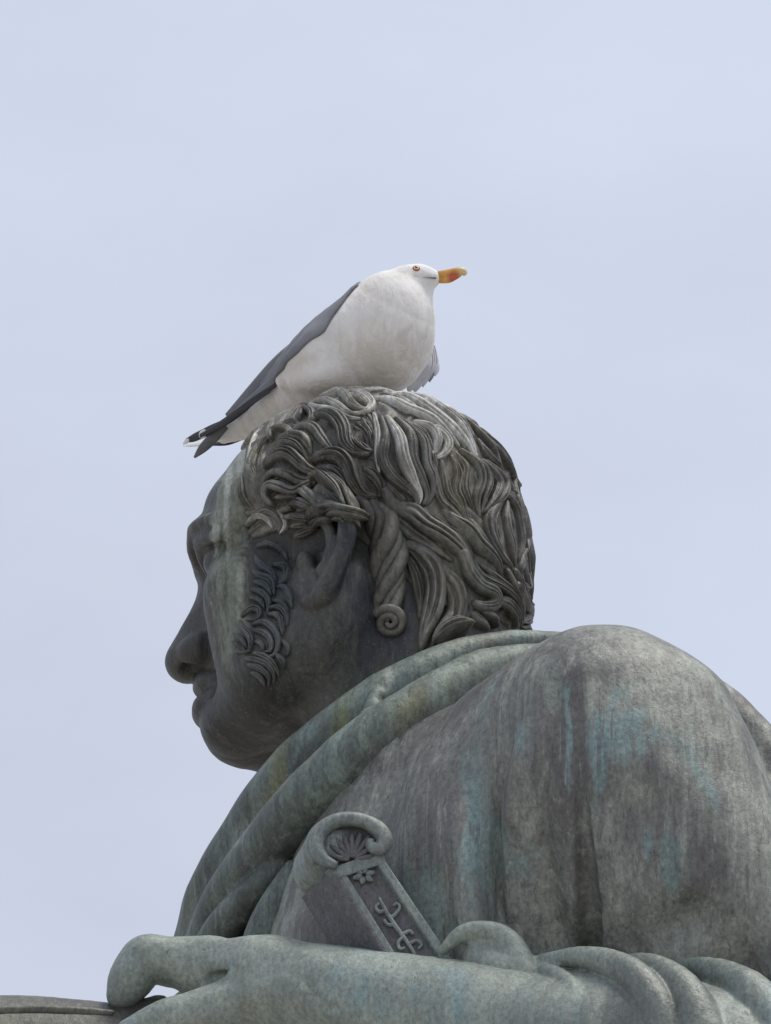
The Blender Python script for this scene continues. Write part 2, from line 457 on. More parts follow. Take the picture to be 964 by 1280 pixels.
# head -------------------------------------------------------------
def build_head():
    h = 1.35
    f = Field((-125, -4 * h, -165), (145, 98, 150), h)
    f.ell((-11, 0, 52), (93, 74, 74), 0)                       # cranium
    f.ell((24, 0, 52), (52, 60, 46), 20)                      # forehead
    f.ell((42, 0, -8), (46, 50, 58), 22)                      # middle of the face
    f.ell((58, 44, -8), (24, 22, 24), 18)                     # cheek bone
    f.ell((46, 44, -42), (34, 22, 36), 20)                    # cheek
    f.chain([(74, 8, -76, 19), (42, 44, -72, 22), (8, 56, -54, 22), (0, 58, -25, 22)], 22)   # jaw
    f.ell((76, 0, -76), (20, 24, 18), 14)                     # chin
    f.ell((42, 0, -78), (40, 40, 17), 16)                     # under the chin
    f.ell((-68, 0, 2), (39, 52, 56), 20)                      # hair mass over the nape
    f.chain([(-22, 0, -20, 58), (-42, 0, -90, 60), (-58, 0, -145, 64)], 20)   # neck
    f.chain([(10, 52, -25, 16), (6, 42, -80, 17), (8, 22, -140, 18)], 16)   # neck muscle
    # brow
    f.chain([(68, 0, 52, 14), (64, 30, 54, 14), (54, 48, 50, 14)], 18)
    f.chain([(85, 4, 34, 9.5), (86, 20, 38, 10), (80, 38, 39, 9), (66, 54, 33, 8)], 11)
    f.ell((88, 32, 20), (18, 20, 14), 4, sub=True)
    f.ell((67, 34, 18), (16, 15, 14), 3)                      # eyeball
    f.chain([(82, 18, 19, 3), (84, 30, 29, 5), (79, 45, 30, 5), (70, 57, 25, 4)], 2)   # upper lid
    f.chain([(81, 18, 14, 3), (80, 32, 7, 3.5), (72, 47, 10, 3.5)], 3)       # lower lid
    f.chain([(78, 14, 58, 2), (85, 20, 52, 3.2), (88, 30, 45, 4), (83, 44, 40, 4), (73, 55, 37, 3)], 3)
    f.chain([(85, 24, 32, 2.2), (84, 38, 32, 4.6), (74, 54, 31, 3)], 1.5)                       # fold over the eye
    f.chain([(88, 22, 49, 1.8), (89, 32, 45, 2.6), (84, 44, 41, 2.8), (76, 55, 39, 2)], 1.5)
    # nose
    f.chain([(72, 0, 35, 13), (78, 0, 0, 16), (82, 0, -28, 17)], 9)
    f.chain([(84, 0, 34, 8), (83, 0, 22, 8), (89, 0, 5, 9.5), (98, 0, -12, 11.5), (105, 0, -26, 12.5)], 12)
    f.ell((95, 0, -26), (18, 16, 14), 8)
    f.ell((93, 15, -28), (13, 8, 11), 4)
    f.ell((99, 10, -39), (10, 6, 8), 2, sub=True)
    f.chain([(80, 26, -18, 2), (80, 25, -32, 2.5), (86, 20, -42, 2.5)], 4, sub=True)
    f.chain([(84, 24, -12, 3), (86, 25, -28, 4), (84, 24, -46, 4), (82, 24, -62, 3)], 6, sub=True)            # fold beside the mouth
    # mouth
    f.ell((78, 0, -51), (15, 19, 18), 8)
    f.chain([(94, 0, -46, 8), (91, 9, -47, 7.5), (84, 17, -51, 4.5)], 3)
    f.chain([(93, 0, -64, 10.5), (90, 9, -64, 10), (82, 17, -60, 5.5)], 2)
    f.chain([(105, 0, -54.5, 3.2), (98, 14, -55, 3.0), (82, 30, -57, 2.4)], 1.5, sub=True)
    # ear
    er = [(10, 70, 24, 5), (-4, 79, 28, 6), (-14, 84, 18, 6), (-16, 86, 0, 6), (-10, 85, -19, 6), (0, 81, -36, 7.5), (9, 77, -42, 7), (15, 72, -34, 5)]
    f.chain(er, 2)
    f.chain([(6, 68, -33, 7), (-1, 69, -17, 7), (-6, 69, 3, 7), (-4, 68, 19, 7)], 4)
    f.chain([(0, 80, 14, 3.5), (-5, 82, -4, 4), (2, 80, -24, 5)], 2.5)
    f.ell((5, 80, -7), (6, 14, 13), 2.5, sub=True)
    f.ell((14, 72, -12), (5, 6, 8), 3)
    # mirror
    g = Field((-125, -98, -165), (145, 98, 150), h)
    m = 4
    full = np.concatenate([f.v[:, :m:-1], f.v[:, m:]], axis=1)
    g.v = np.ascontiguousarray(full)
    g.n = np.array(full.shape)
    n = f.v.shape[1]
    g.lo = np.array([-125, -(n - 1 - m) * h, -165], np.float32)
    g.ax = [(g.lo[i] + h * np.arange(g.n[i])).astype(np.float32) for i in range(3)]
    return g
HEAD = build_head()
_V, _Fc = HEAD.mesh()
# keep the neck inside the collar
_C = h2c(_V)
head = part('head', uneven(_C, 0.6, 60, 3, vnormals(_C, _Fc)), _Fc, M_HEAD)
# cloak -------------------------------------------------------------
def first_hit(f, px, py):
    d = np.arange(f.lo[1] + 5, f.lo[1] + (f.n[1] - 2) * f.h, 2.0)
    s = (DIST * SC + d) / (DIST * SC)
    v = f.sample(np.stack([(px - 482.0) * s, d, (640.0 - py) * s], 1))
    return float(d[np.nonzero(v < 0)[0][0]])

def build_cloak():
    lo, hi = P(205, 1480, 0), P(1200, 745, 0)
    f = Field((lo[0], -960, lo[2]), (hi[0], 220, hi[2]), 4.4)
    C = lambda pts, **k: f.chain([PE(*p) for p in pts], **k)
    C([(570, 1040, -230, 160), (540, 1250, -190, 215), (590, 1560, -150, 280)], k=0)                  # chest
    C([(640, 1000, -100, 140), (760, 1180, -80, 200), (800, 1560, -80, 280)], k=60)                   # back
    C([(590, 1230, 190, 120), (620, 1560, 190, 160)], k=80)                                       # far shoulder
    C([(755, 932, -440, 142), (792, 1015, -450, 146), (842, 1130, -435, 140), (890, 1230, -400, 112), (920, 1400, -380, 90)], k=70)   # near shoulder and arm
    C([(640, 930, -400, 70), (610, 1020, -400, 95), (600, 1120, -390, 100), (590, 1300, -350, 110)], k=60)
    # ridge of the upper arm, hollow in front of it
    C([(850, 900, -490, 60), (890, 1000, -500, 62), (935, 1100, -505, 58), (1000, 1210, -500, 50)], k=45)
    C([(862, 1150, -560, 14), (815, 1172, -565, 22), (770, 1215, -550, 24)], k=40, sub=True)
    C([(800, 1010, -640, 30), (795, 1090, -625, 34), (775, 1180, -590, 34)], k=60, sub=True)
    # deep gap beside the pleat, cut along the surface; the pleat itself is its own piece
    global PLEAT
    dep = lambda x, y: first_hit(f, x, y)
    PLEAT = [(x, y, dep(x + 6, y), r) for x, y, r in ((702, 842, 16), (688, 890, 26), (679, 950, 36), (676, 1030, 43), (679, 1120, 46), (686, 1210, 48), (694, 1290, 50))]
    gap = [(x, y, dep(x, y) + o, r) for x, y, o, r in ((722, 872, 0, 2), (724, 930, 0, 4), (727, 1000, 4, 8), (733, 1080, 8, 14), (739, 1160, 10, 19), (746, 1270, 10, 22))]
    f.chain([PR(*q) for q in gap], k=8, sub=True)
    gap = [(x, y, dep(x, y), r) for x, y, r in ((634, 950, 2), (628, 1030, 4), (628, 1120, 6), (634, 1230, 8))]
    f.chain([PR(*q) for q in gap], k=14, sub=True)
    # slack folds across the chest
    C([(560, 960, -440, 10), (575, 1050, -500, 12), (590, 1150, -500, 14), (600, 1240, -490, 16)], k=30)
    C([(530, 1010, -450, 8), (520, 1100, -440, 12), (530, 1190, -430, 14)], k=30)
    C([(850, 960, -240, 85), (910, 1100, -220, 120), (950, 1300, -200, 150), (960, 1560, -190, 170)], k=60)
    # folds down the back
    C([(848, 835, -340, 16), (893, 885, -350, 22), (930, 965, -350, 24), (965, 1070, -350, 26), (1000, 1200, -340, 30)], k=8)
    C([(838, 830, -270, 20), (905, 888, -270, 28), (955, 950, -270, 34), (1010, 1050, -260, 40), (1060, 1250, -250, 50)], k=10)
    return f

def build_collar():
    lo, hi = P(205, 1270, 0), P(760, 770, 0)
    f = Field((lo[0], -480, lo[2]), (hi[0], 0, hi[2]), 3.2)
    C = lambda pts, **k: f.chain([PE(*p) for p in pts], **k)
    C([(740, 812, -120, 14), (690, 805, -190, 16), (630, 806, -240, 18), (565, 826, -268, 24), (505, 858, -280, 30), (440, 902, -268, 34), (385, 950, -238, 36), (340, 1002, -195, 36), (300, 1062, -145, 36), (268, 1122, -100, 36), (250, 1190, -80, 36)], k=0)
    C([(720, 815, -250, 10), (660, 826, -300, 22), (590, 852, -335, 34), (525, 892, -345, 38), (462, 938, -332, 40), (405, 986, -300, 40), (356, 1038, -255, 38), (312, 1092, -200, 36), (278, 1135, -160, 30), (258, 1180, -140, 26)], k=30)
    C([(650, 815, -270, 6), (570, 846, -320, 8), (500, 880, -330, 8), (435, 925, -312, 9), (380, 975, -275, 9), (330, 1040, -222, 8), (290, 1105, -170, 7)], k=12)   # crest
    C([(470, 868, -320, 8), (455, 905, -335, 9), (420, 935, -335, 6)], k=14)
    # ridge under the roll
    C([(690, 838, -480, 5), (620, 886, -492, 9), (560, 940, -478, 9), (500, 990, -440, 10), (440, 1040, -398, 12)], k=4)
    C([(330, 1110, -150, 45), (310, 1160, -130, 50), (300, 1230, -120, 55)], k=10)
    # small folds at the breast
    C([(352, 1082, -250, 10), (330, 1108, -235, 20), (290, 1145, -205, 22), (262, 1185, -180, 22)], k=6)
    C([(365, 1085, -280, 10), (352, 1120, -270, 20), (335, 1165, -255, 26), (325, 1200, -250, 28)], k=6)
    return f

def build_arm():
    lo, hi = P(110, 1440, 0), P(800, 1095, 0)
    f = Field((lo[0], -930, lo[2]), (hi[0], -500, hi[2]), 2.8)
    C = lambda pts, **k: f.chain([PE(*p) for p in pts], **k)
    C([(330, 1232, -430, 57), (420, 1252, -455, 66), (530, 1276, -480, 76), (640, 1305, -505, 88), (800, 1350, -520, 98)], k=0)
    C([(335, 1228, -432, 52), (295, 1225, -425, 42), (250, 1212, -415, 34)], k=20)
    C([(270, 1206, -412, 34), (215, 1202, -408, 30), (184, 1199, -405, 28), (165, 1222, -400, 27), (154, 1243, -396, 19)], k=8)        # index finger
    f.ell(PE(182, 1192, -408, 0)[:3], (24, 24, 20), 8)
    C([(300, 1255, -440, 34), (250, 1266, -446, 28), (205, 1276, -444, 25), (165, 1292, -438, 20)], k=8)  # thumb
    for i, dd in enumerate((-356, -326, -302)):
        C([(290, 1232 + 8 * i, dd - 30, 30), (235, 1264 + 16 * i, dd, 24), (215, 1304 + 14 * i, dd, 23), (240, 1335 + 10 * i, dd - 10, 19)], k=8)
    # tendons, wrist creases, web of the thumb
    C([(262, 1182, -440, 5), (330, 1190, -475, 7), (400, 1210, -505, 8)], k=20)
    C([(290, 1246, -470, 6), (350, 1240, -490, 9), (420, 1262, -520, 8)], k=22)
    C([(388, 1228, -520, 3), (396, 1250, -526, 3.5), (430, 1264, -532, 2)], k=8, sub=True)
    C([(268, 1222, -452, 5), (300, 1216, -470, 5), (330, 1210, -480, 3)], k=16, sub=True)
    C([(196, 1184, -440, 1.5), (200, 1200, -446, 1.5), (197, 1216, -442, 1.2)], k=5, sub=True)
    return f

def build_sleeve():
    lo, hi = P(520, 1560, 0), P(1260, 1060, 0)
    f = Field((lo[0], -1080, lo[2]), (hi[0], -520, hi[2]), 3.0)
    C = lambda pts, **k: f.chain([PE(*p) for p in pts], **k)
    C([(660, 1312, -515, 86), (730, 1322, -535, 94), (850, 1345, -545, 112), (960, 1400, -540, 130), (1050, 1450, -520, 140)], k=0)
    C([(660, 1226, -520, 14), (690, 1230, -548, 18), (730, 1238, -580, 22), (775, 1262, -600, 30)], k=10)
    C([(640, 1214, -520, 4), (676, 1211, -556, 9), (706, 1228, -592, 13), (727, 1262, -612, 16), (738, 1330, -606, 20)], k=2)
    C([(644, 1209, -525, 4), (690, 1199, -565, 10), (738, 1198, -600, 15), (785, 1216, -630, 20), (818, 1256, -648, 24), (838, 1330, -645, 28)], k=2)
    C([(770, 1200, -560, 6), (812, 1208, -605, 16), (852, 1238, -640, 24), (880, 1296, -655, 30), (892, 1360, -650, 34)], k=2)
    C([(850, 1205, -545, 8), (897, 1218, -590, 20), (945, 1252, -625, 29), (985, 1318, -645, 36), (1000, 1400, -640, 40)], k=2)
    C([(760, 1240, -620, 6), (790, 1275, -640, 9), (800, 1330, -640, 10)], k=12)
    # bunched knot of cloth
    C([(553, 1188, -530, 6), (578, 1168, -540, 11), (612, 1165, -546, 13), (640, 1182, -550, 15), (658, 1222, -552, 18)], k=4)
    C([(604, 1200, -525, 24), (632, 1222, -535, 30)], k=8)
    return f
for _n, _b, _m, _u in (('cloak', build_cloak, M_CLOAK, 1.3), ('collar_roll', build_collar, M_COLLAR, 1.2), ('forearm_and_hand', build_arm, M_ARM, 0.8), ('sleeve', build_sleeve, M_ARM, 0.9)):
    _V, _Fc = _b().mesh()
    part(_n, uneven(_V, _u, 150, 5, vnormals(_V, _Fc)), _Fc, _m)
# the pleat: a flat strip standing proud of the cloak
_p = np.array([PR(x, y, d + 4, r) for x, y, d, r in PLEAT])
_p = crom(_p, 8); _n = len(_p); _t = np.gradient(_p[:, :3], axis=0); _t /= np.linalg.norm(_t, axis=1, keepdims=True)
_b = np.cross(_t, np.array([0.12, -1.0, 0.0])); _b /= np.linalg.norm(_b, axis=1, keepdims=True)
_b = -_b if _b[0][0] < 0 else _b
_nn = np.cross(_b, _t); _nn = -_nn if _nn[0][1] > 0 else _nn
_x = np.linspace(-1, 1, 31)
_pr = (1 - np.abs(_x) ** 5.0) ** 0.6 * (12 + 5 * _x + 2.0 * np.cos(_x * 5 + 1))
_V = []
for _i in range(_n):
    _s = _i / (_n - 1)
    _h = min(1.0, 0.1 + _s * 2.2)
    _w = _p[_i, 3] * (1 + 0.02 * math.sin(_s * 17))
    _row = _p[_i, :3] + _b[_i] * (_w * _x)[:, None] + _nn[_i] * (_pr * _h * (1 + 0.1 * np.sin(_s * 9 + _x * 2)))[:, None]
    _V.append(np.vstack([_p[_i, :3] - _b[_i] * _w * 0.97 - _nn[_i] * 40, _row, _p[_i, :3] + _b[_i] * _w * 0.97 - _nn[_i] * 40]))
_V = np.array(_V); _m = _V.shape[1]
_ii, _jj = np.meshgrid(np.arange(_n - 1), np.arange(_m - 1), indexing='ij'); _a = (_ii * _m + _jj).ravel()
part('cloak_fold', _V.reshape(-1, 3), np.stack([_a, _a + _m, _a + _m + 1, _a + 1], 1), M_CLOAK)
# small swept pieces -------------------------------------------------
def tube(pts, sides=10, flat=1.0, n=None, fdir=None, m=5):
    """pts rows (x,y,z,r) in frame C; flat squashes the section along fdir; returns V, faces"""
    pts = np.asarray(pts, float)
    if len(pts) > 2: pts = crom(pts, m)
    if n: pts = resample(pts, n)
    p, r = pts[:, :3], np.maximum(pts[:, 3], 0.15)
    t = np.gradient(p, axis=0); t /= np.linalg.norm(t, axis=1, keepdims=True) + 1e-9
    up = np.array([0.0, -1.0, 0.0]) if fdir is None else np.asarray(fdir, float)
    b = np.cross(t, up); b /= np.linalg.norm(b, axis=1, keepdims=True) + 1e-9
    nn = np.cross(b, t)
    a = np.linspace(0, 2 * math.pi, sides, endpoint=False)
    V = p[:, None] + r[:, None, None] * (np.cos(a)[None, :, None] * b[:, None] + flat * np.sin(a)[None, :, None] * nn[:, None])
    k = len(p)
    F = [(i * sides + j, i * sides + (j + 1) % sides, (i + 1) * sides + (j + 1) % sides, (i + 1) * sides + j) for i in range(k - 1) for j in range(sides)]
    V = np.vstack([V.reshape(-1, 3), p[0] - t[0] * r[0] * 0.5 * flat, p[-1] + t[-1] * r[-1] * 0.5 * flat])
    c0, c1 = k * sides, k * sides + 1
    F += [((j + 1) % sides, j, c0) for j in range(sides)]
    F += [((k - 1) * sides + j, (k - 1) * sides + (j + 1) % sides, c1) for j in range(sides)]
    return V, F

# hair --------------------------------------------------------------
_DS = np.arange(-420.0, 260.0, 3.0)
def surf(px, py):
    """first hit of the view ray through a photo point with the head, frame C"""
    s = (DIST * SC + _DS) / (DIST * SC)
    pts = np.stack([(px - 482.0) * s, _DS, (640.0 - py) * s], 1)
    v = HEAD.sample(c2h(pts)) * S
    q = c2h(pts)
    out = (np.abs(q[:, 0] - 10) > 140) | (np.abs(q[:, 2]) > 160) | (np.abs(q[:, 1]) > 96)
    v = np.where(out, 60.0, v)
    neg = np.nonzero(v < 0)[0]
    if len(neg):
        i = neg[0]
        if i == 0: return pts[0]
        t = v[i - 1] / (v[i - 1] - v[i])
        return pts[i - 1] + t * (pts[i] - pts[i - 1])
    return pts[int(np.argmin(v))]

def head_normal(p):
    g = HEAD.grad(c2h(p), 3.0)
    n = g @ (HM / S)
    return n / (np.linalg.norm(n, axis=-1, keepdims=True) + 1e-9)

def lock_mesh(path, w, ridges=3, hgt=1.25, lift=0.0, hang=False, taper=(0.45, 1.0, 0.25), seed=0, twist=0.0, close=False):
    """path: photo points; w: full width in photo px."""
    rng = random.Random(seed)
    pts = crom(np.array(path, float), 6) if len(path) > 2 else np.array(path, float)
    L = np.linalg.norm(np.diff(pts, axis=0), axis=1).sum()
    n = int(max(8, min(60, L / 3.0)))
    pts = resample(pts, n)
    q = np.array([surf(*p) for p in pts])
    if hang:
        e0 = q[0][1]
        for i in range(n):
            d = e0 - 0.53 * (pts[i][1] - pts[0][1]) + hang * (pts[i][1] - pts[0][1])
            d = min(d, q[i][1])
            q[i] = P(pts[i][0], pts[i][1], d)
    if not hang:
        for _ in range(3):
            dv = HEAD.sample(c2h(q)) * S
            q = q - head_normal(q) * np.clip(dv - 2.0, 0, 40)[:, None]
    for _ in range(2):
        q[1:-1] = 0.25 * q[:-2] + 0.5 * q[1:-1] + 0.25 * q[2:]
    nr = head_normal(q)
    if hang:
        nr = nr * 0.3 + np.array([0.0, -1.0, -0.2]) * 0.7
    for _ in range(4):
        nr[1:-1] = 0.25 * nr[:-2] + 0.5 * nr[1:-1] + 0.25 * nr[2:]
    nr /= np.linalg.norm(nr, axis=1, keepdims=True)
    t = np.gradient(q, axis=0); t /= np.linalg.norm(t, axis=1, keepdims=True) + 1e-9
    b = np.cross(t, nr); b /= np.linalg.norm(b, axis=1, keepdims=True) + 1e-9
    nr = np.cross(b, t)
    s = np.linspace(0, 1, n)
    a0, a1, a2 = taper
    prof = np.interp(s, [0, 0.3, 0.65, 1.0], [a0, a1, a1 * 0.92, a2])
    prof[-1] *= 0.35; prof[0] *= 0.6
    hw = 0.5 * w * prof
    m = 27
    x = np.linspace(-1, 1, m)
    dome = np.sqrt(np.maximum(1 - x * x, 0)) ** 0.9
    V = np.zeros((n, m + 2, 3))
    jit = rng.uniform(0.85, 1.15)
    tilt = rng.uniform(-0.35, 0.35)
    ng = max(1, ridges - 1 + rng.choice((-1, 0, 0, 1)))
    gr = [((k + 0.5 + rng.uniform(-0.28, 0.28)) / ng * 1.7 - 0.85, rng.uniform(0.22, 0.55), rng.uniform(0.09, 0.2), rng.uniform(0, 6.28), rng.uniform(0.0, 0.25), rng.uniform(0.75, 1.0)) for k in range(ng)]
    for i in range(n):
        cut = np.zeros(m)
        for x0_, dep, sg, ph, st0, en in gr:
            xc = x0_ * (1 - 0.35 * s[i]) + 0.09 * math.sin(4.0 * s[i] + ph)
            fade = min(1.0, max(0.0, (s[i] - st0) / 0.15)) * min(1.0, max(0.0, (en - s[i]) / 0.12 + 0.2))
            cut = cut + dep * fade * np.exp(-((x - xc) / sg) ** 2)
        body = dome * (1 - np.minimum(cut, 0.75)) * (1 + tilt * x)
        bulge = 1 + 0.12 * math.sin(s[i] * 7 + jit * 9)
        hh = hgt * jit * bulge * hw[i] * body + lift + 0.6
        skirt = -0.55 * hw[i] - 3.0 - max(lift, 0)
        V[i, 1:-1] = q[i] + b[i] * (hw[i] * x)[:, None] + nr[i] * (np.where(np.abs(x) > 0.999, -1.0, hh))[:, None]
        V[i, 0] = q[i] - b[i] * hw[i] * 0.9 + nr[i] * skirt
        V[i, -1] = q[i] + b[i] * hw[i] * 0.9 + nr[i] * skirt
    M = m + 2
    ii, jj = np.meshgrid(np.arange(n - 1), np.arange(M - 1), indexing='ij')
    a = (ii * M + jj).ravel()
    F = np.stack([a, a + 1, a + M + 1, a + M], 1)
    Vf = V.reshape(-1, 3)
    caps = []
    # close both ends and the underside so that the lock is a solid piece
    k = np.arange(n - 1) * M
    F = np.vstack([F, np.stack([k, k + M, k + M + M - 1, k + M - 1], 1)])
    c0, c1 = len(Vf), len(Vf) + 1
    Vf = np.vstack([Vf, q[0] + nr[0] * 0.2 * hw[0], q[-1] + nr[-1] * 0.2 * hw[-1]])
    e = (n - 1) * M
    cap = [[j + 1, j, c0, c0] for j in range(M - 1)] + [[e + j, e + j + 1, c1, c1] for j in range(M - 1)]
    return Vf, F, cap

REG = {'D': (290, 470, 5.074), 'E': (430, 600, 3.856), 'G': (420, 470, 3.708), 'S': (280, 640, 5.333)}
LOCKS = []
def LK(reg, pts, w, **k):
    x0, y0, sc = REG[reg]
    LOCKS.append(([(x0 + u / sc, y0 + v / sc) for u, v in pts], w / sc, k))
T = dict(mat='top')
# under layer, back of the head
LK('E', [(300, 360), (350, 470), (370, 590), (365, 680)], 70, lift=2)
LK('E', [(580, 640), (640, 690), (690, 730)], 70, lift=4)
LK('E', [(640, 640), (690, 670), (720, 720)], 50, lift=8)
LK('E', [(690, 590), (750, 590), (790, 640), (800, 720)], 70, lift=8)
LK('E', [(520, 500), (570, 600), (590, 700)], 80, lift=2)
# back
LK('E', [(890, 430), (885, 520), (870, 600)], 45)
LK('E', [(850, 380), (862, 470), (872, 560), (872, 660)], 55)
LK('E', [(800, 430), (830, 520), (860, 610), (895, 720)], 65, lift=4)
LK('E', [(760, 430), (790, 500), (820, 570), (832, 700)], 60, lift=6)
LK('E', [(820, 30), (870, 120), (893, 230), (900, 330), (888, 430)], 55)
LK('E', [(800, 50), (840, 140), (862, 240), (862, 330), (840, 390)], 50, lift=3)
LK('E', [(750, 60), (800, 130), (822, 230), (832, 320), (820, 405)], 62, lift=4)
LK('E', [(600, 190), (650, 270), (700, 340), (755, 430)], 66)
LK('E', [(740, 110), (690, 200), (700, 290), (740, 370), (800, 425)], 85, lift=3)
LK('E', [(765, 110), (762, 210), (785, 310), (805, 420)], 60, lift=5)
LK('E', [(470, 150), (530, 210), (600, 270), (640, 330), (720, 400), (748, 475)], 80, lift=3)
LK('E', [(640, 410), (720, 480), (790, 540), (828, 640)], 42, lift=7)
LK('E', [(610, 400), (650, 470), (740, 520), (800, 590), (822, 700)], 46, lift=9)
LK('E', [(380, 140), (420, 200), (480, 250), (550, 290), (615, 375)], 75, lift=4)
LK('E', [(120, 90), (190, 150), (270, 220), (350, 290), (440, 340), (530, 400)], 85, lift=2)
LK('E', [(190, 40), (240, 130), (330, 165), (400, 230), (480, 280), (560, 350), (600, 420), (605, 500)], 105, lift=5, ridges=3)
LK('E', [(560, 350), (596, 460), (640, 520), (695, 545), (702, 600), (650, 622), (590, 610)], 78, lift=10, taper=(0.7, 1, 0.6))
# top and crown
LK('G', [(580, 225), (660, 280), (740, 350), (800, 440), (845, 540)], 52)
LK('G', [(650, 260), (720, 350), (780, 430), (845, 550)], 46, lift=3)
LK('G', [(640, 300), (690, 380), (740, 440), (765, 510)], 52, lift=3)
LK('G', [(480, 170), (580, 220), (660, 290), (720, 370), (765, 490)], 58, lift=3)
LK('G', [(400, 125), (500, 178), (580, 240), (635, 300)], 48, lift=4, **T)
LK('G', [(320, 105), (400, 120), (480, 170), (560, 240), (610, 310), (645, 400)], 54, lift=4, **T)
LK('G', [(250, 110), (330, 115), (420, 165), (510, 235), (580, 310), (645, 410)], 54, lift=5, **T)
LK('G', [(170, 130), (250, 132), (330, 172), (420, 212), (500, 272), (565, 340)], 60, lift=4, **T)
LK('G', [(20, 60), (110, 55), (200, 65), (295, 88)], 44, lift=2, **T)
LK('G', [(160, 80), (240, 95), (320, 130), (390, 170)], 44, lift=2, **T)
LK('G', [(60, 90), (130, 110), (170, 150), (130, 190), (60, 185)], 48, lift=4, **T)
# flame-like cluster
LK('G', [(540, 350), (600, 430), (590, 520), (620, 600), (655, 670)], 54)
LK('G', [(520, 370), (562, 460), (550, 540), (580, 600), (612, 690)], 54, lift=2)
LK('G', [(480, 390), (500, 480), (520, 560), (570, 620), (608, 700)], 50, lift=3)
LK('G', [(440, 395), (460, 500), (490, 590), (555, 650), (605, 710)], 52, lift=4)
LK('G', [(560, 350), (640, 420), (660, 500), (640, 580), (658, 668)], 52, lift=4)
LK('G', [(600, 370), (665, 430), (692, 500), (675, 570), (662, 650)], 44, lift=6)
LK('G', [(650, 400), (712, 470), (738, 520), (712, 590), (668, 650)], 62, lift=6)
LK('G', [(670, 405), (745, 480), (764, 525), (742, 585), (690, 628)], 52, lift=7)
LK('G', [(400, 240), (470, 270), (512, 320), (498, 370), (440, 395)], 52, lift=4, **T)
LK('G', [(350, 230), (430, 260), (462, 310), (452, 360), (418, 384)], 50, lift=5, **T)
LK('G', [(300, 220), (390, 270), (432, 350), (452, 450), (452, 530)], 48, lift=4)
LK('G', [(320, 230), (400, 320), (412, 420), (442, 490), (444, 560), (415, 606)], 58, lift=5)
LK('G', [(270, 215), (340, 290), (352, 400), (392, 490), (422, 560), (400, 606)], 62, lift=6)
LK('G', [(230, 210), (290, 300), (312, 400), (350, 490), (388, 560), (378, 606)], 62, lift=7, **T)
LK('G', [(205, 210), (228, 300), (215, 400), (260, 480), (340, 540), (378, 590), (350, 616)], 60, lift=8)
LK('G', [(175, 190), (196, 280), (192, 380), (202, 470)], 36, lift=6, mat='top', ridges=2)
LK('G', [(110, 200), (150, 250), (170, 310), (165, 350)], 60, lift=0)
LK('G', [(120, 430), (180, 470), (212, 530), (195, 570)], 66, lift=1)
# front and temple
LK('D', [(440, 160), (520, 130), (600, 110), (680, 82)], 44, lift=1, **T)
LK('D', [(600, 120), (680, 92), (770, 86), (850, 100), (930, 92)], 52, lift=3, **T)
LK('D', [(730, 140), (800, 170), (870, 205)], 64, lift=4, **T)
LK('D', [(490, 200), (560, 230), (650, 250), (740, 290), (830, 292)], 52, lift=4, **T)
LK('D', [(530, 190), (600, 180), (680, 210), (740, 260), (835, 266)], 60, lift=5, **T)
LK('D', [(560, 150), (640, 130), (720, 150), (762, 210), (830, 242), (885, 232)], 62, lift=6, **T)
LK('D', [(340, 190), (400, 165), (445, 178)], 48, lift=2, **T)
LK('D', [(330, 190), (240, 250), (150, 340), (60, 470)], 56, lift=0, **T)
LK('D', [(420, 175), (330, 230), (230, 310), (150, 420), (100, 560)], 50, lift=2, **T)
LK('D', [(480, 180), (390, 240), (320, 320), (260, 390), (190, 470), (140, 560)], 50, lift=3)
LK('D', [(520, 200), (440, 215), (370, 290), (330, 350)], 40, lift=4)
LK('D', [(60, 640), (66, 760), (130, 840), (215, 832)], 66, lift=-1)
LK('D', [(160, 490), (136, 600), (190, 680)], 56, lift=-1)
LK('D', [(110, 590), (126, 680), (190, 700)], 56, lift=0)
LK('D', [(95, 740), (140, 792), (196, 750)], 46, lift=0)
LK('D', [(130, 830), (190, 790), (240, 840)], 56, lift=0)
LK('D', [(230, 430), (200, 520), (215, 610)], 60, lift=0)
LK('D', [(440, 300), (462, 245), (518, 255), (532, 300), (500, 335)], 62, lift=6, taper=(0.8, 1, 0.8))
LK('D', [(300, 372), (350, 322), (410, 306), (446, 340)], 44, lift=3)
LK('D', [(740, 370), (762, 435), (822, 490), (900, 502)], 64, lift=5, taper=(0.4, 1, 0.5))
LK('D', [(390, 380), (460, 340), (530, 350), (572, 410), (640, 490), (710, 515)], 84, lift=4)
LK('D', [(520, 300), (580, 270), (660, 290), (715, 360), (730, 450), (790, 505), (885, 520)], 112, lift=6, ridges=4)
LK('D', [(820, 590), (852, 660), (900, 720), (928, 760)], 56, lift=0)
LK('D', [(250, 500), (330, 440), (410, 450), (462, 500), (505, 566)], 64, lift=3)
LK('D', [(300, 440), (370, 400), (450, 410), (500, 460), (514, 528)], 82, lift=4)
LK('D', [(265, 432), (258, 390), (310, 355), (370, 365), (386, 400), (350, 442)], 56, lift=7, taper=(0.6, 1, 0.6))
LK('D', [(530, 600), (620, 600), (690, 640), (750, 740), (800, 800)], 76, lift=3)
LK('D', [(520, 570), (590, 525), (680, 530), (742, 590), (772, 680), (832, 760), (925, 766)], 112, lift=6, ridges=4)
LK('D', [(400, 1020), (470, 990), (560, 960)], 66, lift=3)
LK('D', [(380, 960), (460, 930), (550, 920), (640, 935)], 64, lift=5)
LK('D', [(340, 900), (430, 880), (520, 870), (620, 880), (710, 925)], 64, lift=7)
LK('D', [(320, 860), (420, 830), (520, 810), (620, 830), (700, 880), (770, 912), (855, 915)], 72, lift=9)
LK('D', [(300, 780), (390, 770), (480, 760), (570, 770), (650, 810), (720, 870), (835, 900)], 72, lift=11)
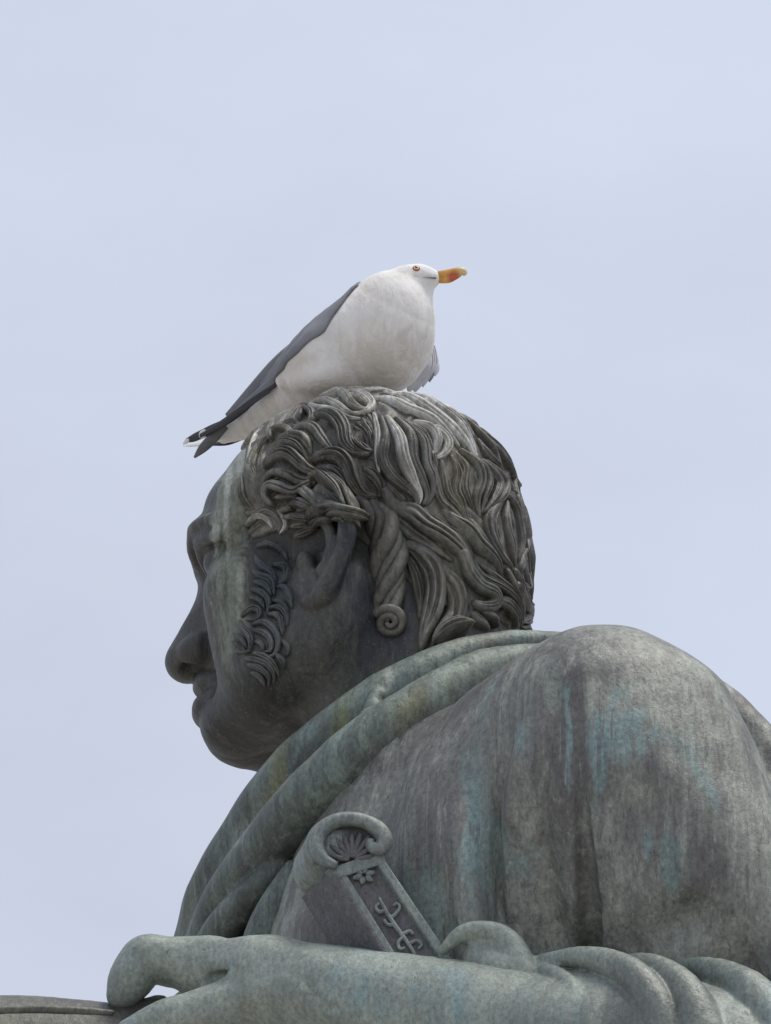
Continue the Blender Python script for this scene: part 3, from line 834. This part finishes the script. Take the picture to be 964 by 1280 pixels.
LK('D', [(290, 830), (232, 770), (260, 710), (330, 720), (420, 750), (500, 710), (600, 700), (680, 750), (725, 860)], 74, lift=13)
LK('D', [(220, 690), (280, 630), (370, 640), (440, 680), (540, 690), (610, 690), (700, 740), (745, 860)], 82, lift=8)
LK('D', [(226, 600), (300, 530), (380, 525), (450, 580), (510, 622), (615, 642)], 92, lift=9, ridges=4)
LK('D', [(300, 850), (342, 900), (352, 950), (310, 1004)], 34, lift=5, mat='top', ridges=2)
LK('D', [(110, 1012), (170, 962), (220, 930), (275, 966)], 52, lift=2)
LK('D', [(90, 962), (150, 900), (220, 850), (290, 880), (322, 940), (300, 996)], 62, lift=3)
LK('D', [(100, 940), (160, 890), (210, 890), (250, 922), (274, 976)], 44, lift=6, **T)
# hanging curls behind the ear
LK('E', [(440, 400), (510, 480), (545, 570), (530, 660), (470, 730), (415, 830)], 105, lift=4, hang=0.12)
LK('E', [(300, 310), (370, 350), (430, 430), (440, 530), (420, 640), (390, 740), (370, 840)], 115, lift=8, hang=0.12)
LK('E', [(425, 830), (460, 775), (520, 745), (588, 748)], 52, lift=26)
BURN = [([(215, 240), (300, 215), (390, 260), (425, 335)], 64), ([(205, 300), (260, 380), (330, 430), (352, 505)], 64), ([(190, 400), (250, 440), (320, 470), (342, 565)], 62),
        ([(195, 470), (270, 490), (322, 565)], 52), ([(180, 520), (250, 540), (302, 600), (292, 685)], 54), ([(170, 575), (240, 590), (274, 655)], 44),
        ([(320, 360), (390, 370), (440, 400), (420, 460), (368, 492)], 60), ([(360, 510), (410, 500), (450, 560), (462, 645)], 52), ([(320, 600), (390, 600), (430, 660), (442, 710)], 42),
        ([(300, 650), (370, 640), (430, 690), (420, 770)], 52), ([(290, 690), (370, 700), (400, 770), (390, 830)], 52),
        ([(120, 705), (180, 650), (240, 660), (230, 722), (150, 725)], 46), ([(190, 760), (270, 740), (350, 800), (372, 880), (340, 960), (285, 962)], 52),
        ([(200, 800), (270, 810), (322, 860), (322, 930), (268, 935)], 46), ([(210, 870), (260, 880), (272, 935)], 38), ([(110, 730), (130, 780), (180, 830), (192, 890), (168, 935)], 50),
        ([(70, 820), (130, 850), (162, 915)], 42), ([(60, 870), (120, 890), (152, 935)], 36), ([(80, 935), (150, 940), (200, 925)], 28), ([(150, 980), (220, 990), (300, 1020), (342, 1080), (330, 1140)], 52),
        ([(170, 1020), (250, 1040), (312, 1090), (300, 1155)], 52), ([(200, 940), (290, 970), (350, 1030), (372, 1100)], 46), ([(190, 1070), (250, 1090), (282, 1160)], 46),
        ([(350, 950), (402, 990), (402, 1050)], 46), ([(390, 860), (442, 910), (420, 970)], 36)]

def build_hair():
    # the cap the locks lie on
    g = Field(HEAD.lo, HEAD.lo + (HEAD.n - 1) * HEAD.h, HEAD.h)
    g.v = HEAD.v - 2.2
    f_, l_, u_ = np.meshgrid(*[a.astype(np.float32) for a in HEAD.ax], indexing='ij', sparse=True)
    phi = np.arctan2(l_, f_ + 38.0); rr = np.sqrt((f_ + 38.0) ** 2 + l_ ** 2 + (u_ - 125.0) ** 2)
    g.v = g.v + 1.7 * np.abs(np.sin(phi * 13 + 1.6 * np.sin(rr / 15.0) + 0.9 * np.sin(rr / 6.0 + phi * 3))).astype(np.float32) - 0.8
    cut1 = f_ - 49.0 + np.maximum(u_ - 85, 0) * 0.3            # front hairline
    cut2 = 19.0 - np.clip(-5.0 - f_, 0, 55) * 1.15 - u_         # lower edge, dropping to the nape
    v = np.maximum(np.maximum(g.v, cut1), cut2)
    g.v = v.astype(np.float32)
    V, F = g.mesh()
    # small strands that fill in between the big locks, part of the cast cap
    segs = []
    for path, w, k in LOCKS:
        if 'hang' in k: continue
        pp = resample(crom(np.array(path), 5) if len(path) > 2 else np.array(path), 9)
        for a, b2 in zip(pp[:-1], pp[1:]): segs.append((*(0.5 * (a + b2)), *((b2 - a) / (np.linalg.norm(b2 - a) + 1e-6))))
    segs = np.array(segs); rng = random.Random(11)
    Vs, Fs, base = [h2c(V)], [tuple(q) for q in F.tolist()], len(V)
    for i in range(260):
        sg = segs[rng.randrange(len(segs))]
        x, y = sg[0] + rng.uniform(-16, 16), sg[1] + rng.uniform(-16, 16)
        path = [(x, y)]
        for _ in range(5):
            dd = np.hypot(segs[:, 0] - x, segs[:, 1] - y); w8 = np.exp(-(dd / 9.0) ** 2) + 1e-9
            d = (segs[:, 2:] * w8[:, None]).sum(0); d /= np.linalg.norm(d) + 1e-6
            x, y = x + d[0] * 9, y + d[1] * 9; path.append((x, y))
        if min(p[0] for p in path) < 305 or max(p[1] for p in path) > 740 or any(p[0] < 446 and p[1] > 648 for p in path): continue
        lv, lf, lc = lock_mesh(path, rng.uniform(9, 15), ridges=2, hgt=1.0, lift=-0.5, seed=900 + i)
        for VV, rev in ((lv, False), (h2c(c2h(lv) @ np.diag([1.0, -1.0, 1.0])), True)):
            fl = [tuple(q) for q in lf.tolist()] + [tuple(dict.fromkeys(q)) for q in lc]
            Fs += [tuple(v + base for v in (q[::-1] if rev else q)) for q in fl]
            Vs.append(VV); base += len(VV)
    hair = part('hair', np.vstack(Vs), Fs, M_HAIR)
    Fl = np.diag([1.0, -1.0, 1.0])
    def add(name, path, w, parent, mat, k, seed):
        V, F, cap = lock_mesh(path, w, seed=seed, **k)
        tri = np.array(cap)
        faces = np.vstack([F, tri])
        fl = [tuple(q) if len(set(q)) == 4 else tuple(dict.fromkeys(q)) for q in faces.tolist()]
        part(name, V, fl, mat, parent)
        # his other side, mirrored in the head's own middle plane
        part(name, h2c(c2h(V) @ Fl), [q[::-1] for q in fl], mat, parent)
    for i, (path, w, k) in enumerate(LOCKS):
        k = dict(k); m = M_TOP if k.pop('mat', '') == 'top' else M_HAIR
        add('hair_lock', path, w, hair, m, k, i)
    x0, y0, sc = REG['S']
    f0 = Field((0, 0, 0), (1, 1, 1), 1)
    burn = None
    for i, (pts, w) in enumerate(BURN):
        path = [(x0 + u / sc, y0 + v / sc) for u, v in pts]
        V, F, cap = lock_mesh(path, w / sc, seed=500 + i, ridges=2, hgt=1.25, lift=0.8 + 0.1 * i)
        fl = [tuple(q) for q in F.tolist()] + [tuple(dict.fromkeys(q)) for q in cap]
        if burn is None:
            burn = part('sideburn', V, fl, M_BURN)
            burn2 = part('sideburn', h2c(c2h(V) @ Fl), [q[::-1] for q in fl], M_BURN)
        else:
            part('hair_lock', V, fl, M_BURN, burn)
            part('hair_lock', h2c(c2h(V) @ Fl), [q[::-1] for q in fl], M_BURN, burn2)
    # corkscrew ringlet hanging behind the ear
    d0 = surf(470, 640)[1] - 4
    def axis(t):
        x = np.interp(t, [0, 0.1, 0.22, 0.4, 0.7, 1], [446, 462, 476, 486, 487, 484]); y = np.interp(t, [0, 0.1, 0.22, 0.4, 1], [622, 632, 648, 676, 776])
        return P(x, y, d0 - 0.43 * (y - 640))
    for side in (0, 1):
        for k in range(6):
            pts = []
            for t in np.linspace(0, 1, 34):
                ph = -2 * math.pi * (0.8 * t + 0.25 * t * t) + k * 2 * math.pi / 6 + 0.6
                R = np.interp(t, [0, 0.2, 0.45, 0.75, 1], [7, 13, 16.5, 13, 9]) * (1 + 0.12 * math.sin(k * 2.1 + t * 5))
                pts.append(np.append(axis(t) + R * np.array([math.cos(ph), math.sin(ph) * 0.9, 0]), np.interp(t, [0, 0.2, 0.7, 1], [5, 8.5, 8.5, 5]) * (1.25, 0.75, 1.05, 0.7, 1.15, 0.85)[k]))
            V, F = tube(pts, 12, m=1)
            if side: V, F = h2c(c2h(V) @ Fl), [q[::-1] for q in F]
            part('hair_lock', V, F, M_HAIR, hair)
        pts = []
        for t in np.linspace(0, 1, 40):
            ph = math.radians(150) - 2 * math.pi * 1.9 * t
            R = 17 * (1 - t) + 2.5
            pts.append(np.append(axis(1.0) + np.array([3 + R * math.cos(ph), -9 - 5 * t, -2 + R * 0.95 * math.sin(ph)]), 6.5 - 3.0 * t))
        V, F = tube(pts, 12, m=1)
        if side: V, F = h2c(c2h(V) @ Fl), [q[::-1] for q in F]
        part('hair_lock', V, F, M_HAIR, hair)
    return hair
hair = build_hair()
def prism(front, back):
    k = len(front)
    V = np.vstack([front, back])
    F = [tuple(range(k)), tuple(range(2 * k - 1, k - 1, -1))] + [(i, i + k, (i + 1) % k + k, (i + 1) % k) for i in range(k)]
    return V, F

def bevel(o, w, seg=2):
    md = o.modifiers.new('bevel', 'BEVEL'); md.width = w; md.segments = seg; md.limit_method = 'ANGLE'
    return o

# sword hilt ----------------------------------------------------------
HE = -515.0
def HP(px, py, raise_=0.0):
    return PE(px, py, HE - raise_, 0)[:3]
EXT = PE(400, 1086, HE + 85, 0)[:3] - HP(437, 1050)

def build_hilt():
    TL, TR, BL, BR = (416, 1084), (474, 1064), (524, 1262), (608, 1262)
    lerp = lambda a, b, t: (a[0] + (b[0] - a[0]) * t, a[1] + (b[1] - a[1]) * t)
    fr = np.array([HP(*q) for q in (TL, TR, BR, BL)])
    sink = EXT / np.linalg.norm(EXT) * 7
    V, F = prism(fr + sink, fr + EXT * 1.05)
    hilt = part('sword_hilt', V, F, M_PANEL, smooth=False)
    def bar(a, b, c, d, up=0.0, name='hilt_border'):
        f = np.array([HP(*q, up) for q in (a, b, c, d)])
        V, F = prism(f, f + EXT * 0.16)
        bevel(part(name, V, F, M_HILT, hilt, smooth=False), 0.002)
    wd = 0.17
    bar(TL, lerp(TL, TR, wd), lerp(BL, BR, wd), BL)
    bar(lerp(TR, TL, wd), TR, BR, lerp(BR, BL, wd), 0.7)
    t0, t1 = lerp(TL, BL, 0.0), lerp(TL, BL, 0.075)
    bar((410, 1086), (478, 1062), lerp(TR, BR, 0.07), t1, 1.5)
    # side of the grip that turns away, its shade painted with darker bronze
    sd = np.array([HP(*TL), HP(*TL) + EXT, HP(*BL) + EXT, HP(*BL)])
    off = np.array([-2.0, -1.0, -1.0])
    V, F = prism(sd + off, sd + np.array([6.0, 0, 0]))
    bevel(part('grip_side', V, F, M_PANEL, hilt, smooth=False), 0.003)
    # pommel: round block with a rolled rim
    f = Field(P(340, 1150, 0) * [1, 0, 1] + [0, -800, 0], P(520, 985, 0) * [1, 0, 1] + [0, -470, 0], 1.9)
    c0 = HP(436, 1054); e1 = EXT * 0.92
    f.chain([np.append(c0 + EXT * 0.5, 40), np.append(c0 + e1, 34)], 0, smooth=1)
    ax = EXT / np.linalg.norm(EXT)
    V, F = f.mesh()
    pom = part('pommel', V, F, M_HILT, hilt)
    th = np.linspace(0, 2 * math.pi, 40, endpoint=False)
    dk = np.array([HP(437 + 38 * math.cos(a), 1053 - 30 * math.sin(a), -6) for a in th])
    V, F = prism(dk, dk + EXT * 0.4)
    part('shell_plate', V, F, M_PANEL, pom, smooth=False)
    rim = [(420, 1082, 5), (404, 1074, 8), (396, 1056, 9), (402, 1038, 9), (418, 1027, 9), (438, 1024, 9), (458, 1028, 9), (474, 1038, 10), (481, 1051, 10), (474, 1061, 9), (464, 1058, 7), (463, 1050, 5)]
    V, F = tube([np.append(HP(x, y, 4), r) for x, y, r in rim], 14)
    part('rim', V, F, M_HILT, pom)
    V, F = tube([np.append(HP(x, y, -4), r + 1) for x, y, r in rim[1:-2]] , 10)
    part('rim_backing', V + EXT * 0.12, F, M_HILT, pom)
    for i in range(9):
        a = math.radians(168 - i * 19.5)
        L = 34 + 3 * math.sin(i * 1.2)
        x0, y0 = 440, 1076
        q = [np.append(HP(x0 + math.cos(a) * L * t, y0 - math.sin(a) * L * t * 1.12, -3 + 4 * math.sin(t * 2.8)), 1.2 + 3.4 * t * (1.15 - t) * 2) for t in (0.12, 0.4, 0.7, 0.95)]
        V, F = tube(q, 10, 0.9)
        part('shell_rib', V, F, M_PANEL, pom)
    # relief in the panel
    def rel(name, pts, mat=M_HILT, fl=0.8, rz=-3.0):
        V, F = tube([np.append(HP(x, y, rz), r) for x, y, r in pts], 10, fl)
        part(name, V, F, mat, hilt)
    for i in range(6):
        a = math.radians(20 + i * 60)
        cx, cy = 455, 1094
        rel('petal', [(cx + 3 * math.cos(a), cy - 2.5 * math.sin(a), 2.0), (cx + 8 * math.cos(a), cy - 6.5 * math.sin(a), 4.2), (cx + 14 * math.cos(a), cy - 11 * math.sin(a), 2.0)])
    rel('vine', [(474, 1122, 1.5), (482, 1138, 2.6), (492, 1154, 2.8), (502, 1168, 2.8), (512, 1182, 2.4), (520, 1196, 2)])
    for pts in ([(482, 1138), (474, 1140), (470, 1134), (474, 1129)], [(488, 1148), (495, 1142), (500, 1134), (496, 1129), (492, 1132)], [(492, 1156), (485, 1156), (480, 1150)],
                [(503, 1168), (512, 1164), (517, 1168)], [(504, 1172), (498, 1178), (500, 1186), (506, 1185)], [(512, 1180), (521, 1176), (527, 1181), (523, 1186)]):
        rel('scroll_leaf', [(x, y, 2.6 - 0.3 * i) for i, (x, y) in enumerate(pts)])
build_hilt()

# rolled document under the fingers ------------------------------------
def build_document():
    lo, hi = P(-190, 1400, 0), P(225, 1190, 0)
    f = Field((lo[0], -790, lo[2]), (hi[0], -480, hi[2]), 3.0)
    C = lambda pts, **k: f.chain([PE(*p) for p in pts], **k)
    up = np.array([0.0, -0.47, 0.88])
    C([(-160, 1310, -395, 60), (-60, 1286, -395, 60), (20, 1280, -395, 58), (90, 1280, -395, 50), (140, 1278, -395, 40), (175, 1266, -392, 26), (198, 1252, -390, 14)], k=0, flat=(up, 0.32))
    C([(-160, 1292, -440, 5), (-60, 1268, -445, 5), (20, 1262, -445, 5), (90, 1263, -440, 5), (140, 1266, -432, 4)], k=4)
    V, F = f.mesh()
    return part('document', V, F, bronze('bronze_document', (0.05, 0.05, 0.045), (0.13, 0.13, 0.105), (0.2, 0.2, 0.16), (0.16, 0.18, 0.15), 0.55, 0.7, 0.5, (0, 11, 0)))
build_document()

# lower robe and plinth (below the frame) -------------------------------
def build_robe():
    top = c2w(PE(640, 1400, -170, 0)[:3]); n, mrow = 160, 40
    V = np.zeros((mrow, n, 3))
    a = np.linspace(0, 2 * math.pi, n, endpoint=False)
    for i in range(mrow):
        t = i / (mrow - 1)
        z = BASE[2] + (top[2] - BASE[2]) * t
        cx = BASE[0] + (top[0] - BASE[0]) * t; cy = BASE[1] + (top[1] - BASE[1]) * t
        rx = 0.62 - 0.2 * t + 0.06 * math.sin(t * 5); ry = 0.58 - 0.16 * t
        rip = 1 + (0.07 - 0.03 * t) * np.sin(a * 11 + 1.5 * math.sin(t * 4)) + 0.04 * np.sin(a * 23 + t * 6)
        V[i] = np.stack([cx + rx * rip * np.cos(a), cy + ry * rip * np.sin(a), np.full(n, z)], 1)
    F = [(i * n + j, i * n + (j + 1) % n, (i + 1) * n + (j + 1) % n, (i + 1) * n + j) for i in range(mrow - 1) for j in range(n)]
    F += [tuple(range(n))[::-1], tuple(range((mrow - 1) * n, mrow * n))]
    mesh_obj('robe', V.reshape(-1, 3), F, M_CLOAK, statue, BASE)
build_robe()
# ------------------------------------------------------------------ the gull
def plain(name, col, rough=0.6, var=None, scale=30, stretch=(1, 1, 1), bump=0.15, dist=0.004):
    t = NT(name)
    nz = t.noise(scale, stretch, 5, 0.6)
    t.color(t.ramp(nz, [(0.3, var or col), (0.65, col)]))
    t.set(Roughness=rough)
    t.bump(t.noise(scale * 3, stretch, 4, 0.6), bump, dist)
    return t.m

def white_feather():
    t = NT('white_feathers')
    big = t.noise(7, (1, 1, 1), 5, 0.6, (3, 1, 2), 0.5)
    c = t.ramp(big, [(0.38, (0.82, 0.81, 0.80)), (0.66, (0.62, 0.57, 0.5))])
    st = t.noise(55, (1.0, 1.0, 0.35), 4, 0.6, (0, 0, 0), 0.6)
    c = t.mix(0.35, c, t.ramp(st, [(0.35, 0.32), (0.65, 0.62)]), 'OVERLAY')
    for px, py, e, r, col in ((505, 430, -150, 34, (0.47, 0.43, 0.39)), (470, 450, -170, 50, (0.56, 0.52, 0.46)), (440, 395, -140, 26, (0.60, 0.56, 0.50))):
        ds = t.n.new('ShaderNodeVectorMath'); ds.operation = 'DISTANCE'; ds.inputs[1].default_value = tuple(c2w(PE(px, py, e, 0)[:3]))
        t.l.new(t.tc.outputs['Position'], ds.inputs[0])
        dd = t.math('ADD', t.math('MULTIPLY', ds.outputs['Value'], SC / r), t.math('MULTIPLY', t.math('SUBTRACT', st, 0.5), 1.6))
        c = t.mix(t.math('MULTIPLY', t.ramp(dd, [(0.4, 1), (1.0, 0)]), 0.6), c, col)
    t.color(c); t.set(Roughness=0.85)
    t.b.inputs['Specular IOR Level'].default_value = 0.2
    t.b.inputs['Sheen Weight'].default_value = 0.2
    t.bump(t.math('ADD', st, t.math('MULTIPLY', t.noise(180, (1, 1, 0.4), 3, 0.6), 0.4)), 0.5, 0.006)
    return t.m
G_WHITE = white_feather()
G_GREY = plain('grey_feathers', (0.20, 0.2, 0.215), 0.75, (0.145, 0.145, 0.16), 22, (1, 1, 0.5), 0.3)
G_PALE = plain('pale_grey_feathers', (0.58, 0.58, 0.61), 0.75, (0.36, 0.36, 0.39), 40, (1, 1, 0.5), 0.3)
G_BLACK = plain('black_feathers', (0.018, 0.018, 0.02), 0.6, (0.03, 0.03, 0.032))
G_BROWN = plain('dusky_feathers', (0.10, 0.098, 0.095), 0.7, (0.16, 0.155, 0.15))
G_TIP = plain('white_feather_tips', (0.75, 0.74, 0.71), 0.8)
G_LEG = plain('gull_leg', (0.62, 0.30, 0.16), 0.5)
G_RED = plain('eye_ring', (0.45, 0.09, 0.04), 0.5)
G_IRIS = plain('iris', (0.72, 0.66, 0.45), 0.25)
G_PUPIL = plain('pupil', (0.005, 0.005, 0.005), 0.15)

GB = c2w(PE(425, 500, -90, 0)[:3])
gull = empty('gull', GB, 'white and grey gull resting on top of the statue head, orange bill turned sideways', 'gull')
def gp(name, V, F, mat, parent=None, smooth=True):
    return mesh_obj(name, c2w(V), F, mat, parent or gull, GB, smooth)

def build_gull():
    lo, hi = P(225, 600, 0), P(610, 300, 0)
    f = Field((lo[0], -120, lo[2]), (hi[0], 320, hi[2]), 2.0)
    C = lambda pts, **k: f.chain([PE(*p) for p in pts], **k)
    C([(486, 402, -128, 59), (470, 428, -112, 69), (425, 455, -80, 62), (375, 487, -38, 44), (325, 521, 5, 25), (280, 546, 40, 9)], k=0)
    C([(488, 388, -130, 48), (500, 368, -142, 30), (508, 354, -148, 20)], k=16)          # neck
    C([(506, 352, -148, 19), (524, 347, -152, 17.5), (541, 347, -154, 10)], k=8)           # head
    C([(535, 352, -153, 10), (524, 366, -146, 18)], k=10)                                 # throat
    # fluffed flank feathers lying over the wing
    for x, y, e, r in ((376, 452, -118, 13), (368, 464, -104, 12), (390, 440, -128, 14), (362, 476, -90, 11), (405, 425, -136, 14), (384, 478, -112, 15), (408, 470, -125, 16)):
        f.ell(PE(x, y, e, 0)[:3], (r * 1.5, r, r), 14)
    C([(519, 345.5, -172, 1.2), (530, 347, -170, 1.2), (541, 347.5, -164, 1.2)], k=1.5, sub=True)
    V, F = f.mesh()
    body = gp('body', V, F, G_WHITE)
    def hit(px, py):
        for d in np.arange(-110, 300, 1.0):
            p = P(px, py, d)
            if f.sample(p) < 0: return p
        return P(px, py, 0)
    # mantle and folded wings
    A, B = hit(440, 386), hit(356, 462)
    lat = w2c_dir((-0.57, -0.82, 0.0))
    d1 = (A - B) / np.linalg.norm(A - B)
    nrm = np.cross(d1, lat); nrm /= np.linalg.norm(nrm)
    if nrm[2] < 0: nrm = -nrm
    g = Field(f.lo, f.lo + (f.n - 1) * f.h, f.h)
    X, Y, Z = np.meshgrid(*f.ax, indexing='ij', sparse=True)
    pl = -((X - A[0]) * nrm[0] + (Y - A[1]) * nrm[1] + (Z - A[2]) * nrm[2])
    along = (X - B[0]) * d1[0] + (Y - B[1]) * d1[1] + (Z - B[2]) * d1[2]
    v = np.maximum(f.v - 3.0, pl + 1.0 * np.sin(along / 6.0) + 0.42 * np.maximum(0, -along) + 0.6 * np.maximum(0, along - 72))
    v = np.maximum(v, along - 135)
    v = np.maximum(v, -(f.v + 5.0))
    g.v = v.astype(np.float32)
    V, F = g.mesh()
    gp('mantle', V, F, G_GREY)
    def blade(name, pts, mat, parent=None, flat=0.22, fdir=(0.35, -0.75, 0.5)):
        V, F = tube([PE(*p) for p in pts], 12, flat, fdir=fdir)
        return gp(name, V, F, mat, parent)
    # folded wing edge and primaries, near side
    blade('wing_covert', [(395, 418, -90, 12), (355, 456, -68, 16), (322, 488, -38, 13), (285, 522, -2, 6)], G_GREY)
    blade('secondary_feather', [(372, 452, -98, 5), (342, 478, -76, 7), (310, 504, -44, 6), (282, 526, -8, 3)], G_GREY)
    blade('primary_feather', [(348, 478, -84, 2), (318, 500, -54, 4.5), (288, 523, -20, 6), (258, 541, 10, 4)], G_BLACK)
    blade('primary_feather', [(338, 489, -74, 1.5), (308, 509, -44, 3), (278, 530, -14, 4), (250, 545, 12, 3)], G_BLACK)
    p = blade('primary_feather', [(285, 526, 6, 4), (262, 538, 24, 7), (245, 546, 40, 7), (232, 551, 50, 3)], G_BLACK)
    blade('feather_tip', [(236, 549, 44, 1.5), (233, 552, 46, 3), (229, 555, 48, 1)], G_TIP, p)
    blade('white_spot', [(257, 538, 18, 2.5), (253, 543, 20, 4.5), (252, 548, 22, 2.5)], G_TIP, p)
    blade('tail_feather', [(290, 545, 50, 7), (262, 553, 70, 5), (240, 556, 85, 3.5), (229, 557, 92, 1)], G_TIP)
    blade('tail_feather', [(300, 545, 40, 7), (282, 553, 50, 5), (264, 556, 62, 2)], G_BLACK)
    blade('primary_feather', [(282, 532, 0, 5), (268, 546, 8, 7), (254, 560, 14, 6), (243, 572, 18, 1.5)], G_BROWN)
    blade('tail_covert', [(330, 515, -8, 16), (300, 534, 18, 12), (278, 545, 34, 7), (267, 547, 42, 3)], G_WHITE, flat=0.6)
    # wing on the other side, its edge drooping beside the breast
    rngf = random.Random(5)
    for k in range(9):
        a = k / 8.0
        x0, y0 = 536 + 5 * a, 430 + 6 * rngf.random()
        x1, y1 = 510 + 32 * a + rngf.uniform(-2, 2), 490 - 20 * a * a + rngf.uniform(-3, 3)
        e = -74 + 18 * a
        blade('wing_covert', [(x0, y0, e, 3.5), (x0 - 2 + 4 * a, y0 + (y1 - y0) * 0.45, e, 5.6), (x1 + 3 - 2 * a, y1 - 9, e, 5.0), (x1, y1, e, 0.8)], (G_PALE, G_GREY, G_PALE)[k % 3], fdir=(0.2 + 0.3 * rngf.random(), -1, 0.1))
    # bill
    t = NT('orange_bill')
    q = t.n.new('ShaderNodeVectorMath'); q.operation = 'DISTANCE'
    t.l.new(t.tc.outputs['Position'], q.inputs[0]); q.inputs[1].default_value = tuple(c2w(PE(567, 347, -160, 0)[:3]))
    q2 = t.n.new('ShaderNodeVectorMath'); q2.operation = 'DISTANCE'
    t.l.new(t.tc.outputs['Position'], q2.inputs[0]); q2.inputs[1].default_value = tuple(c2w(PE(583, 339, -160, 0)[:3]))
    c = t.ramp(t.noise(60, (1, 1, 1), 4), [(0.35, (0.56, 0.25, 0.045)), (0.65, (0.68, 0.36, 0.08))])
    c = t.mix(t.ramp(t.math('MULTIPLY', q2.outputs['Value'], 30.0), [(0.25, 1), (0.6, 0)]), c, (0.66, 0.52, 0.24))
    c = t.mix(t.ramp(t.math('MULTIPLY', q.outputs['Value'], 50.0), [(0.3, 1), (0.65, 0)]), c, (0.50, 0.10, 0.04))
    t.color(c); t.set(Roughness=0.4)
    upper = [(538, 345, -155, 5), (550, 345, -157, 6.5), (562, 342.5, -159, 6.3), (573, 340, -160, 6), (579, 340, -160, 5.2), (582, 343, -160, 3)]
    V, F = tube([PE(*p) for p in upper], 16, 0.75); bill = gp('bill', V, F, t.m)
    lower = [(541, 350, -155, 3.5), (553, 350, -157, 4.3), (561, 349, -158, 4.8), (568, 346.5, -159, 4), (575, 344, -159, 2.5)]
    V, F = tube([PE(*p) for p in lower], 16, 0.7); gp('lower_bill', V, F, t.m, bill)
    V, F = tube([PE(529, 346.4, -170.5, 0.25), PE(537, 347.2, -169, 0.55), PE(545, 347.5, -166, 1.2)], 8); gp('gape', V, F, G_BROWN, bill)
    # eye
    c = hit(520.5, 335.5)
    nv = f.grad(c, 3.0)
    def disc(r, out, name, mat, parent=None, thick=0.45):
        V = []; n, mm = 20, 8
        u = np.cross(nv, (0, 0, 1.0)); u /= np.linalg.norm(u); w = np.cross(u, nv)
        for i in range(mm + 1):
            ph = math.pi * i / mm
            for j in range(n):
                a = 2 * math.pi * j / n
                V.append(c + nv * (out + thick * r * math.cos(ph)) + r * math.sin(ph) * (math.cos(a) * u + math.sin(a) * w))
        F = [(i * n + j, i * n + (j + 1) % n, (i + 1) * n + (j + 1) % n, (i + 1) * n + j) for i in range(mm) for j in range(n)]
        return gp(name, np.array(V), F, mat, parent)
    eye = disc(5.0, 0.0, 'eye', G_RED)
    disc(3.7, 0.9, 'iris', G_IRIS, eye); disc(2.2, 1.9, 'pupil', G_PUPIL, eye)
    # legs folded under the belly
    for x, e in ((407, -75), (440, -95)):
        V, F = tube([PE(x + 6, 474, e, 5), PE(x, 486, e - 4, 4.5), PE(x + 2, 505, e, 4)], 10)
        leg = gp('leg', V, F, G_LEG)
        for dx, de in ((-12, -14), (4, -26), (18, -14)):
            V, F = tube([PE(x + 2, 504, e, 4), PE(x + 2 + dx * 0.6, 505, e + de * 0.6, 3.2), PE(x + 2 + dx, 508, e + de, 1.5)], 8)
            gp('toe', V, F, G_LEG, leg)
build_gull()

# ------------------------------------------------------------------ plinth and ground
def stone(name, a, b, scale):
    t = NT(name)
    c = t.ramp(t.noise(scale, (1, 1, 1), 6, 0.65), [(0.35, a), (0.65, b)])
    c = t.mix(0.4, c, t.ramp(t.noise(scale * 40, (1, 1, 1), 3), [(0.3, 0.3), (0.7, 0.7)]), 'OVERLAY')
    t.color(c); t.set(Roughness=0.8); t.bump(t.noise(scale * 20), 0.3, 0.01)
    return t.m
M_GRANITE = stone('granite', (0.26, 0.25, 0.24), (0.38, 0.36, 0.34), 2.0)
M_PAVE = stone('paving', (0.34, 0.325, 0.30), (0.46, 0.44, 0.41), 0.5)
pl = empty('plinth', (BASE[0], BASE[1], 0), 'grey granite plinth under the bronze statue', 'plinth')
def block(name, hx, hy, z0, z1, parent=pl):
    V = [(sx * hx, sy * hy, z) for z in (z0, z1) for sx, sy in ((-1, -1), (1, -1), (1, 1), (-1, 1))]
    F = [(3, 2, 1, 0), (4, 5, 6, 7)] + [(i, (i + 1) % 4, (i + 1) % 4 + 4, i + 4) for i in range(4)]
    o = mesh_obj(name, V, F, M_GRANITE, parent, smooth=False)
    bevel(o, 0.02)
block('step', 1.7, 1.7, 0.0, 0.25); block('base_course', 1.35, 1.35, 0.25, 0.6); block('die', 1.05, 1.05, 0.6, 3.0)
block('cornice', 1.25, 1.25, 3.0, 3.22); block('cap', 1.0, 1.0, 3.22, BASE_Z + 0.0)
gr = mesh_obj('ground', [(-900, -900, 0), (900, -900, 0), (900, 900, 0), (-900, 900, 0)], [(0, 1, 2, 3)], M_PAVE, smooth=False)
gr['kind'] = 'structure'
